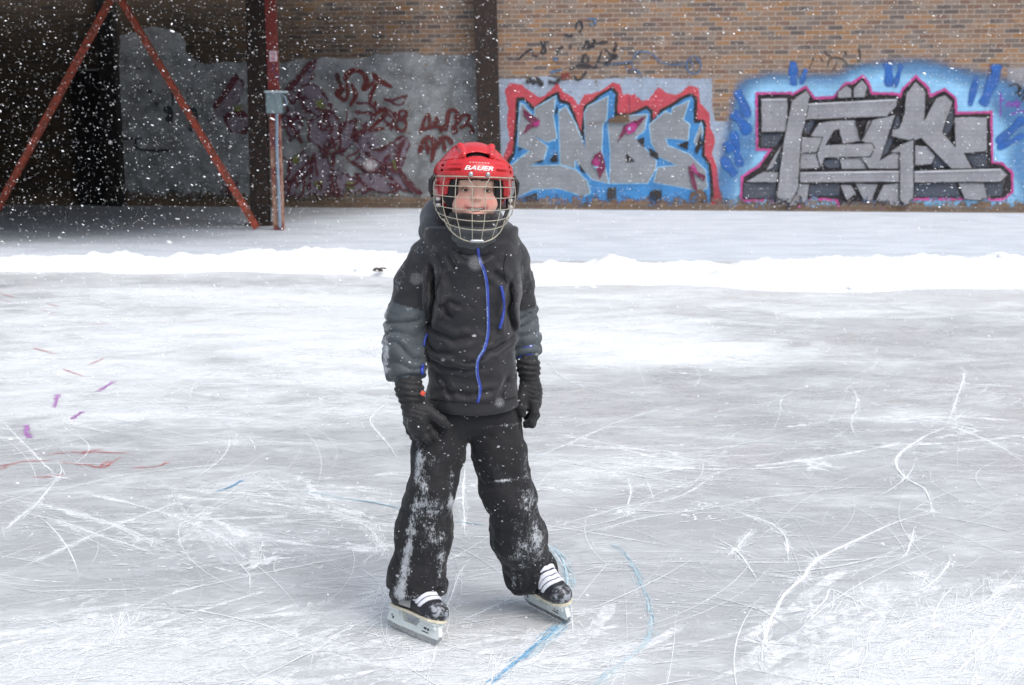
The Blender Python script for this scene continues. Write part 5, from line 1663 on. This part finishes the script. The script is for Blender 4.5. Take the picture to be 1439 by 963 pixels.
# --- gloves
def glove(name, cuffs, palm, prs, fingers, thumb, frost, knit):
    def f(P):
        d = chain(P, palm, prs, .012)
        d = d - .0022 * (np.abs(np.sin(P[:, 2] * 260 + P[:, 0] * 90)) - .5) * np.exp(-((P[:, 2] - palm[1][2]) / .03) ** 2)
        for pts, r in fingers:
            rr = [r * 1.08, r, r * .97, r * .8][:len(pts)]
            fd = chain(P, pts, rr, .004)
            for q in pts[:-1]:
                fd = smin(fd, np.sqrt(((P - q) ** 2).sum(1)) - r * 1.06, .003)     # knuckles
            d = smin(d, fd + .0008, .0014)
        fd = chain(P, thumb, [.0165, .0145, .0135, .010], .005)
        d = smin(d, fd, .008)
        for (a, b, ra, rb) in cuffs:
            d = smin(d, cap(P, a, b, ra, rb) - .0018 * np.sin(P[:, 2] * 420 + P[:, 0] * 60), .004)
        return d - .0022 * fbm(P * 45, 3, 83)
    allp = np.array([p_ for pts, _ in fingers for p_ in pts] + list(thumb) + list(palm) + [c[0] for c in cuffs])
    Vg, Fg = nets(f, allp.min(0) - .05, allp.max(0) + .05, .0030)
    px, py = proj(Vg)
    fz = np.clip(frost(px, py) + .25 * np.clip(vnoise(Vg * 30, 5), 0, 1), 0, 1)
    return part(name, Vg, Fg, M_glove, col={'Col': np.tile(np.array([.016, .016, .017]), (len(Vg), 1)), 'frost': fz})
YL = Y0 - .075
gl = glove('glove', [(J(575, 546, YL), J(578, 556, YL), .037, .036), (J(579, 560, YL), J(582, 572, YL), .030, .033)],
           [J(581, 568, YL), J(586, 584, YL - .004), J(589, 598, YL - .004)], [.031, .034, .031],
           [([J(572, 594, YL + .006), J(576, 606, YL + .002), J(581, 614, YL + .016), J(586, 612, YL + .03)], .0102),
            ([J(580, 598, YL - .008), J(586, 612, YL - .012), J(593, 620, YL + .006), J(598, 617, YL + .024)], .0112),
            ([J(591, 600, YL - .014), J(598, 614, YL - .016), J(605, 622, YL + .004), J(608, 619, YL + .022)], .0114),
            ([J(602, 598, YL - .012), J(609, 610, YL - .012), J(614, 617, YL + .006), J(615, 614, YL + .022)], .0110)],
           [J(596, 572, YL - .008), J(610, 584, YL - .016), J(620, 591, YL - .018), J(628, 598, YL - .012)],
           lambda x, y: .55 * np.exp(-(((x - 572) / 10) ** 2 + ((y - 592) / 16) ** 2)) + .4 * np.exp(-(((x - 595) / 22) ** 2 + ((y - 617) / 7) ** 2)), None)
YR = Y0 + .025
gr = glove('glove', [(J(742, 512, YR), J(743, 519, YR), .0315, .031), (J(744, 524, YR), J(744, 532, YR), .027, .0255)],
           [J(744, 532, YR), J(746, 550, YR), J(747, 566, YR)], [.026, .0285, .027],
           [([J(750, 566, YR - .022), J(752, 580, YR - .026), J(747, 592, YR - .026), J(740, 594, YR - .020)], .0108),
            ([J(751, 568, YR - .004), J(753, 584, YR - .006), J(747, 596, YR - .008), J(739, 598, YR - .006)], .0113),
            ([J(750, 568, YR + .016), J(751, 582, YR + .016), J(746, 594, YR + .014), J(739, 595, YR + .012)], .0111),
            ([J(748, 566, YR + .034), J(749, 577, YR + .034), J(745, 586, YR + .032), J(739, 587, YR + .03)], .0100)],
           [J(738, 546, YR - .014), J(733, 560, YR - .024), J(732, 572, YR - .028), J(734, 582, YR - .026)],
           lambda x, y: .3 * np.exp(-(((x - 740) / 8) ** 2 + ((y - 570) / 10) ** 2)), None)
# the red cord tag and ring on the wrist
m = MB()
c = J(594, 553, YL - .036)
m.box(c, (.012, .005, .011), Matrix.Rotation(R(35), 3, 'Y'), bev=.0015)
pbuild(m, 'cord_tag', flat('red_tag', (.72, .09, .05, 1), .5), gl)
m = MB()
c = J(600, 557, YL - .034)
m.tube([c + np.array([.0075 * math.cos(a), -.002, .0075 * math.sin(a)]) for a in np.linspace(0, 6.283, 15)], .0013, 6)
pbuild(m, 'cord_ring', flat('black_plastic', (.02, .02, .022, 1), .4), gl)

# --- helmet
def helm_outer(L):
    d = ell2(L, (0, -.004, .006), (.0985, .126, .106))
    X = np.abs(L[:, 0])
    Ls = np.column_stack([X, L[:, 1], L[:, 2]])
    band = ell2(L, (0, -.002, .030), (.102, .130, .062))                              # lower band stands proud all round
    d = smin(d, band, .003)
    d = smin(d, chain(Ls, [(.034, .084, .076), (.039, .040, .0975), (.043, -.05, .092), (.036, -.10, .06)], [.006, .0085, .010, .011], .006), .006)   # two ridges
    d = smin(d, chain(Ls, [(.034, .084, .076), (.066, .064, .056), (.084, .01, .05)], [.007, .008, .009], .01), .008)
    return d
def helm_sdf(P):
    L = w2h(P)
    o = helm_outer(L)
    inn = ell2(L, (0, -.004, .008), (.086, .112, .096))
    d = smax(o, -inn, .003)
    X = np.abs(L[:, 0])
    Ls = np.column_stack([X, L[:, 1], L[:, 2]])
    y = L[:, 1]
    bottom = np.interp(y, [-.13, -.08, -.045, -.02, .03, .055, .072, .13], [-.055, -.06, -.05, -.012, -.030, -.022, .014, .020])
    d = smax(d, bottom - L[:, 2], .005)
    # vents cut right through the shell
    cv = L.copy(); cv[:, 2] += 7 * L[:, 0] ** 2
    d = smax(d, -np.maximum(cap(cv, (-.025, .10, .079), (.025, .10, .079), .0052, .0052, (1, 8, 1)), .06 - L[:, 1]), .0015)
    for z, xa, xb in ((.051, .044, .084), (.039, .046, .086)):
        d = smax(d, -np.maximum(cap(Ls, (xa, .11, z), (xb, .075, z - .002), .0032, .0032, (1, 12, 1)), .03 - L[:, 1]), .001)
    # seam between crown and band
    sz = .066 + .006 * np.cos(L[:, 0] * 34)
    d = smax(d, -np.maximum(np.abs(L[:, 2] - sz) - .0011, -(o + .0022)), .0008)
    sx = np.abs(X - .058 - .25 * (L[:, 2] - .08)) - .0009
    d = smax(d, -np.maximum(np.maximum(sx, -(o + .0018)), .068 - L[:, 2]), .0008)
    return d
Vh, Fh = nets(helm_sdf, HC + (-.135, -.165, -.09), HC + (.135, .165, .16), .0023)
m, nt, p = new_mat('red_shell')
v = coord(nt)
n1 = noise(nt, v, 26, 6, .7)
n2 = noise(nt, v, 5, 3)
cc = mixc(nt, maprange(nt, n2, .35, .7), (.60, .022, .026, 1), (.52, .016, .022, 1))
tz = nt.nodes.new('ShaderNodeTexCoord'); spz = nt.nodes.new('ShaderNodeSeparateXYZ'); nt.links.new(tz.outputs['Normal'], spz.inputs[0])
cc = mixc(nt, maprange(nt, n1, .57, .72, 0, .35), cc, (.78, .42, .44, 1))
nt.links.new(cc, p.inputs['Base Color'])
p.inputs['Roughness'].default_value = .30
p.inputs['Coat Weight'].default_value = .35
p.inputs['Coat Roughness'].default_value = .18
bump(nt, n1, .04, .002, p)
M_shell = m
helmet = part('helmet', Vh, Fh, M_shell)
def liner_sdf(P):
    L = w2h(P)
    d = smax(ell2(L, (0, -.004, .008), (.0855, .1115, .0955)), -ell2(L, (0, -.004, .012), (.074, .096, .088)), .002)
    bottom = np.interp(L[:, 1], [-.13, -.05, -.02, .02, .055, .075, .13], [-.05, -.045, -.035, -.062, -.05, .012, .018])
    return smax(d, bottom - L[:, 2], .004) - .0015 * fbm(P * 50, 2, 3)
Vl, Fl = nets(liner_sdf, HC + (-.12, -.15, -.08), HC + (.12, .15, .13), .0032)
part('padding', Vl, Fl, flat('black_foam', (.022, .022, .025, 1), .85), helmet)

def hsurf(x, z, f=None):
    f = f or helm_outer
    lo, hi = .0, .2
    for _ in range(30):
        mid = (lo + hi) / 2
        if f(np.array([[x, mid, z]]))[0] > 0: hi = mid
        else: lo = mid
    return lo
# wire cage
rowsC = [(.022, .022, .100, .126), (-.002, .000, .1045, .130), (-.030, -.021, .106, .134), (-.060, -.044, .104, .137), (-.086, -.060, .0985, .135), (-.108, -.074, .0885, .127), (-.139, -.066, .0800, .110)]
CY0 = .012
def cage_pt(r, s):
    i = int(min(max(math.floor(r), 0), len(rowsC) - 2)); t = r - i
    hc, he, a, b = [(1 - t) * rowsC[i][k] + t * rowsC[i + 1][k] for k in range(4)]
    ph = s * R(84)
    e = 2.0 if r < 5 else 2.0
    return np.array([a * math.sin(ph), CY0 + (b - CY0) * max(math.cos(ph), 0) ** .9, hc + (he - hc) * abs(s) ** e])
m = MB()
for r in range(7):
    m.tube([h2w(cage_pt(r, s)) for s in np.linspace(-1, 1, 41)], .00115 if r not in (0, 6) else .0016, 8)
for s0 in (.105, .385, .64, .93):
    for sg_ in (-1, 1):
        pts = []
        for r in np.linspace(0, 6 if s0 < .5 else 6, 40):
            s = s0 * sg_
            if s0 < .2: s *= 1.0 + .75 * math.exp(-((r - 0) / .55) ** 2) - .12 * (r > 5) * (r - 5)
            if s0 > .2: s *= 1 - .10 * max(0, r - 3) / 3
            q = cage_pt(r, s)
            q[1] -= .0026
            pts.append(h2w(q))
        m.tube(pts, .0011, 8)
M_wire = simple('cage_wire', lin(186, 180, 164), .4, metal=.25, var=.25, nscale=120, bmp=0)
pbuild(m, 'face_cage', M_wire, helmet)
m = MB()
c = cage_pt(6, 0)
m.box(h2w(c + (0, .002, .004)), (.034, .008, .007), Matrix(HR.tolist()), bev=.0025)
pbuild(m, 'chin_clip', flat('chrome', (.62, .64, .68, 1), .25, metal=.8, bmp=0), helmet)
# screws, side clips and straps
M_screw = flat('screw_steel', (.55, .55, .57, 1), .3, metal=.8, bmp=0)
for x in (-.0205, .0215):
    y = hsurf(x, .0285)
    m = MB()
    m.tube([h2w((x, y - .004, .0285)), h2w((x, y + .002, .0285)), h2w((x, y + .0045, .0285))], [.0064, .0060, .0040], 14)
    pbuild(m, 'screw', M_screw, helmet)
for s in (-1, 1):
    m = MB()
    m.tube([h2w((.099 * s, .028, .026)), h2w((.110 * s, .022, .010)), h2w((.110 * s, .014, -.012)), h2w((.104 * s, .012, -.03))], [.006, .0065, .006, .005], 8)
    pbuild(m, 'side_clip', flat('black_plastic', (.02, .02, .022, 1)), helmet)
    m = MB()
    m.tube([h2w((.086 * s, .02, -.02)), h2w((.086 * s, .034, -.055)), h2w((.070 * s, .045, -.095)), h2w((.04 * s, .06, -.125)), h2w((0, .075, -.137))], .0048, 6)
    pbuild(m, 'chin_strap', flat('black_plastic', (.02, .02, .022, 1)), helmet)
    for (yy, zz) in ((.030, -.034), (.036, -.050)):
        m = MB()
        m.tube([h2w((.088 * s, yy, zz)), h2w((.096 * s, yy + .004, zz))], [.0055, .004], 10)
        pbuild(m, 'snap', flat('white_snap', (.72, .70, .68, 1), .4, bmp=0), helmet)
# lettering moulded on the brow
def text_mesh(s, size, shear=0.0, bold=0.0):
    cu = bpy.data.curves.new('lettering', 'FONT')
    cu.body = s; cu.size = size; cu.shear = shear; cu.offset = bold; cu.align_x = 'CENTER'; cu.resolution_u = 4
    o = bpy.data.objects.new('lettering', cu)
    C.objects.link(o)
    bpy.context.view_layer.update()
    me = o.to_mesh()
    V = np.array([v.co[:] for v in me.vertices]); Fq = [tuple(q.vertices) for q in me.polygons]
    o.to_mesh_clear()
    bpy.data.objects.remove(o); bpy.data.curves.remove(cu)
    return V, Fq
Vx, Fx = text_mesh('BAUER', .0150, .35, .0003)
wdt = Vx[:, 0].max() - Vx[:, 0].min()
Vx[:, 0] = (Vx[:, 0] - (Vx[:, 0].max() + Vx[:, 0].min()) / 2) * (.072 / wdt)
bm = bmesh.new()
bv = [bm.verts.new(v) for v in Vx]
for q in Fx:
    try: bm.faces.new([bv[i] for i in q])
    except ValueError: pass
bmesh.ops.subdivide_edges(bm, edges=bm.edges[:], cuts=1)
bmesh.ops.triangulate(bm, faces=bm.faces[:])
bm.verts.index_update()
Vx = np.array([v.co[:] for v in bm.verts]); Fx = [tuple(v.index for v in q.verts) for q in bm.faces]
bm.free()
TV = [h2w((x, hsurf(x, .0385 + z - .02 * x) + .0009, .0385 + z - .02 * x)) for x, z in Vx[:, :2]]
pbuild(type('T', (), {'v': TV, 'f': Fx})(), 'lettering', flat('white_print', (.86, .84, .82, 1), .5, bmp=0), helmet, smooth=False)
m = MB()
for k in range(7):
    x = -.024 + k * .0075
    z = .0555 - .02 * x
    a = [(x, z), (x + .0048, z), (x + .0056, z + .0028), (x + .0008, z + .0028)]
    m.add([h2w((q, hsurf(q, w_) + .0009, w_)) for q, w_ in a], [(0, 1, 2, 3)])
pbuild(m, 'small_print', flat('pink_print', (.80, .36, .36, 1), .5, bmp=0), helmet, smooth=False)

# --- ice skates: x towards the toe, y across, z up, origin at mid blade on the ice
M_boot = simple('skate_leather', (.016, .017, .024, 1), .5, var=.4, nscale=60)
M_toe, _nt, _p = new_mat('scuffed_toe')
_v = coord(_nt)
_n = noise(_nt, _v, 70, 7, .7)
_nt.links.new(mixc(_nt, maprange(_nt, _n, .47, .60, 0, .85), (.018, .019, .023, 1), (.36, .39, .44, 1)), _p.inputs['Base Color'])
_p.inputs['Roughness'].default_value = .55
bump(_nt, _n, .3, .003, _p)
M_lace = simple('white_lace', (.74, .76, .84, 1), .85, var=.15, nscale=300)
M_hold = simple('white_holder', (.72, .77, .77, 1), .35, var=.08, nscale=40, bmp=.05)
M_sole = simple('cream_sole', (.70, .64, .50, 1), .5, var=.15, nscale=60)
M_blade = simple('blade_steel', (.50, .51, .53, 1), .3, metal=.85, var=.3, nscale=90, bmp=.05)
M_steel_side = simple('silver_panel', (.40, .40, .40, 1), .5, var=.3, nscale=60)
M_mark = flat('dark_print', (.03, .03, .035, 1), .6, bmp=0)
def xprism(mb, prof, hole, y0, y1):
    """side profile in x, z (with an optional hole) given a thickness"""
    bm = bmesh.new()
    from mathutils.geometry import tessellate_polygon
    loops = [[Vector((x, z, 0)) for x, z in prof]] + ([[Vector((x, z, 0)) for x, z in hole]] if hole else [])
    flatv = [v for l in loops for v in l]
    tris = tessellate_polygon(loops)
    for y in (y0, y1): pass
    n = len(flatv)
    V = [(v.x, y0, v.y) for v in flatv] + [(v.x, y1, v.y) for v in flatv]
    F = [tuple(t) for t in tris] + [tuple(i + n for i in t[::-1]) for t in tris]
    o = 0
    for l in loops:
        k = len(l)
        F += [(o + i, o + (i + 1) % k, n + o + (i + 1) % k, n + o + i) for i in range(k)]
        o += k
    bm2 = bmesh.new()
    vs = [bm2.verts.new(v) for v in V]
    for f in F:
        try: bm2.faces.new([vs[i] for i in f])
        except ValueError: pass
    bmesh.ops.recalc_face_normals(bm2, faces=bm2.faces[:])
    bm2.verts.index_update()
    mb.add([v.co[:] for v in bm2.verts], [[v.index for v in f.verts] for f in bm2.faces])
    bm2.free(); bm.free()
def skate(name, heel, toe, lean, yawfix=0.0, pitch=0.0):
    hg, tg = gp(*heel), gp(*toe)
    mid = (hg + tg) / 2
    mid[2] = .0045
    fx = tg - hg; fx[2] = 0; fx /= np.linalg.norm(fx)
    up = np.array([0, 0, 1.0]); sy = np.cross(up, fx)
    a = R(lean)
    sy2 = sy * math.cos(a) + up * math.sin(a)      # lean: rotates about the blade
    up2 = np.cross(fx, sy2)
    B = np.stack([fx, sy2, up2], 1)
    T = lambda V: mid + np.asarray(V) @ B.T
    iT = lambda P: (P - mid) @ B
    Z0 = .064                                       # sole height
    def boot(P):
        L = iT(P)
        d = cap(L, (-.062, 0, Z0 + .024), (.062, 0, Z0 + .018), .030, .031, (1, 1, .85))
        d = smin(d, cap(L, (.055, 0, Z0 + .022), (.080, 0, Z0 + .019), .031, .027, (1, 1.05, .9)), .012)
        d = smin(d, cap(L, (-.055, 0, Z0 + .03), (-.035, 0, Z0 + .135), .034, .036, (1.1, .95, 1)), .02)
        d = smin(d, cap(L, (.045, 0, Z0 + .03), (-.015, 0, Z0 + .085), .026, .032), .02)
        d = smax(d, Z0 + .002 - L[:, 2], .004)
        return smax(d, L[:, 2] - (Z0 + .115), .01) - .0012 * fbm(L * 60, 3, 5)
    lo, hi = T([[0, 0, .1]])[0] - .17, T([[0, 0, .1]])[0] + .17
    Vb, Fb = nets(boot, lo, hi, .0032)
    ob = part(name, Vb, Fb, M_boot)
    def pb(mb, nm, mat, smooth=False): return mesh_obj(nm, T(np.array(mb.v)) - PO, mb.f, mat, ob, smooth=smooth)
    def toecap(P):
        L = iT(P)
        return smax(smax(boot(P) - .0022, (.070 - L[:, 0]) + .25 * (L[:, 2] - Z0 - .02), .003), L[:, 2] - Z0 - .046, .003)
    Vb, Fb = nets(toecap, lo, hi, .0030)
    part('toe_cap', Vb, Fb, M_toe, ob)
    def sidep(P):
        L = iT(P)
        return smax(smax(boot(P) - .0012, np.abs(L[:, 0] + .018) - .022, .003), np.abs(L[:, 2] - Z0 - .030) - .020, .003)
    Vb, Fb = nets(sidep, lo, hi, .0030)
    part('side_panel', Vb, Fb, M_steel_side, ob)
    # laces: three or four broad bands over the instep
    for k, (xa, za) in enumerate(((.060, .046), (.048, .053), (.036, .061), (.024, .071))):
        def lace(P, xa=xa, za=za):
            L = iT(P)
            n = (L[:, 0] - xa) * .62 - (L[:, 2] - Z0 - za) * -.78 * 0 + (L[:, 2] - Z0 - za) * -.35
            w_ = np.abs(n + .15 * np.abs(L[:, 1]) * (1 if k % 2 else .8)) - .0040
            return smax(smax(boot(P) - .0034, w_, .002), (Z0 + .026 + .004 * k) - L[:, 2], .003)
        Vb, Fb = nets(lace, lo, hi, .0026)
        if len(Vb): part('lace', Vb, Fb, M_lace, ob)
    m = MB()                                        # sole plate follows the boot
    outline = [(-.092, 0), (-.086, .020), (-.06, .029), (-.01, .027), (.04, .032), (.08, .031), (.102, .018), (.108, 0)]
    outline = outline + [(x, -y) for x, y in outline[-2:0:-1]]
    V = [(x, y, Z0 - .004) for x, y in outline] + [(x, y, Z0 + .003) for x, y in outline]
    n = len(outline)
    m.add(V, [tuple(range(n)), tuple(range(2 * n - 1, n - 1, -1))] + [((i + 1) % n, i, n + i, n + (i + 1) % n) for i in range(n)])
    pb(m, 'sole', M_sole)
    m = MB()
    prof = [(-.104, .018), (-.100, .040), (-.092, Z0 - .004), (-.052, Z0 - .004), (-.044, .042), (-.034, .030), (.014, .030), (.024, .042), (.034, Z0 - .004), (.094, Z0 - .004), (.100, .045), (.106, .026), (.100, .016), (.02, .014), (-.06, .014)]
    hole = [(-.030, .030), (-.034, .024), (-.020, .020), (.010, .020), (.018, .024), (.012, .030)]
    xprism(m, prof, None, -.0062, .0062)
    m2 = MB()
    for (x0_, x1_) in ((-.094, -.050), (.032, .096)):
        m2.box(((x0_ + x1_) / 2, 0, Z0 - .009), (x1_ - x0_, .040, .009), bev=.003)
        m2.box(((x0_ + x1_) / 2, 0, Z0 - .020), (x1_ - x0_ - .008, .026, .014), bev=.004)
    m.add(m2.v, m2.f)
    hob = pb(m, 'blade_holder', M_hold)
    for s in (-1,):
        for grp in (((.050, .034, .010, .006), (.062, .033, .006, .006), (.052, .024, .026, .0025)), ((-.086, .036, .004, .010), (-.080, .028, .006, .006))):
            m = MB()
            for (x, z, wx, wz) in grp:
                m.box((x, s * .0065, z), (wx, .0008, wz))
            pb(m, 'print', M_mark)
    m = MB()
    xs = np.linspace(-.110, .112, 30)
    low = [(x, .0002 + .020 * max(0, abs(x) - .088) ** 1.5 / .024 ** 1.5) for x in xs]
    xprism(m, low + [(.110, .024), (.02, .0165), (-.06, .0165), (-.108, .022)], None, -.0016, .0016)
    pb(m, 'blade', M_blade)
    return ob
skate('ice_skate', (553, 884), (607, 907), -14)
skate('ice_skate', (742, 850), (797, 879), 8)

# ------------------------------------------------------------------ falling snow
def snowfall():
    n = 130000
    X = RNG.uniform(-8, 8, n); Y = 1.3 + 12.7 * RNG.random(n); Z = RNG.uniform(.02, 4.0, n)
    keep = RNG.random(n) < np.clip(.66 - .04 * X / np.maximum(Y, 2) * 4, .3, 1)
    P = np.stack([X, Y, Z], 1)[keep]
    px, py = proj(P)
    face = (np.abs(px - 665) < 75) & (np.abs(py - 270) < 85) & (P[:, 1] < 3.4)
    near = P[:, 1] < 2.2
    P = P[~face & ~(near & (RNG.random(len(P)) < .5))]
    big = np.array([yp(x, y, Y) for x, y, Y in ((668, 370, .50), (585, 392, .56), (702, 566, .7), (520, 232, .6), (930, 60, .7), (1240, 330, .7), (330, 620, .8))])
    P = np.concatenate([P, big])
    k = len(P)
    bmf = bmesh.new()
    bmesh.ops.create_icosphere(bmf, subdivisions=1, radius=1)
    base = np.array([v.co[:] for v in bmf.verts]); tri = np.array([[v.index for v in f.verts] for f in bmf.faces])
    nb = len(base); bmf.free()
    sz = np.exp(RNG.normal(math.log(.00145), .40, k)) * np.clip(P[:, 1] / 4.5, .45, 1)
    sz[-len(big):] = RNG.uniform(.0007, .0010, len(big))
    d = RNG.normal(0, 1, (k, 3)) * (.5, .5, .25) + np.array([.9, .2, -.35])
    d /= np.linalg.norm(d, axis=1)[:, None]
    u = np.cross(d, RNG.normal(0, 1, (k, 3))); u /= np.linalg.norm(u, axis=1)[:, None]
    v = np.cross(d, u)
    el = RNG.uniform(1.1, 2.6, k)
    V = (P[:, None] + sz[:, None, None] * ((base[None, :, :1] * el[:, None, None]) * d[:, None] + base[None, :, 1:2] * u[:, None] * RNG.uniform(.7, 1.1, (k, 1, 1)) + base[None, :, 2:3] * v[:, None] * RNG.uniform(.6, 1.1, (k, 1, 1)))).reshape(-1, 3)
    F = (tri[None] + nb * np.arange(k)[:, None, None]).reshape(-1, 3)
    o = mesh_obj('falling_snow', V, F, M_flake)
    tag(o, 'small white snowflakes blowing through the air over the whole rink', 'snowflakes', kind='stuff')
snowfall()
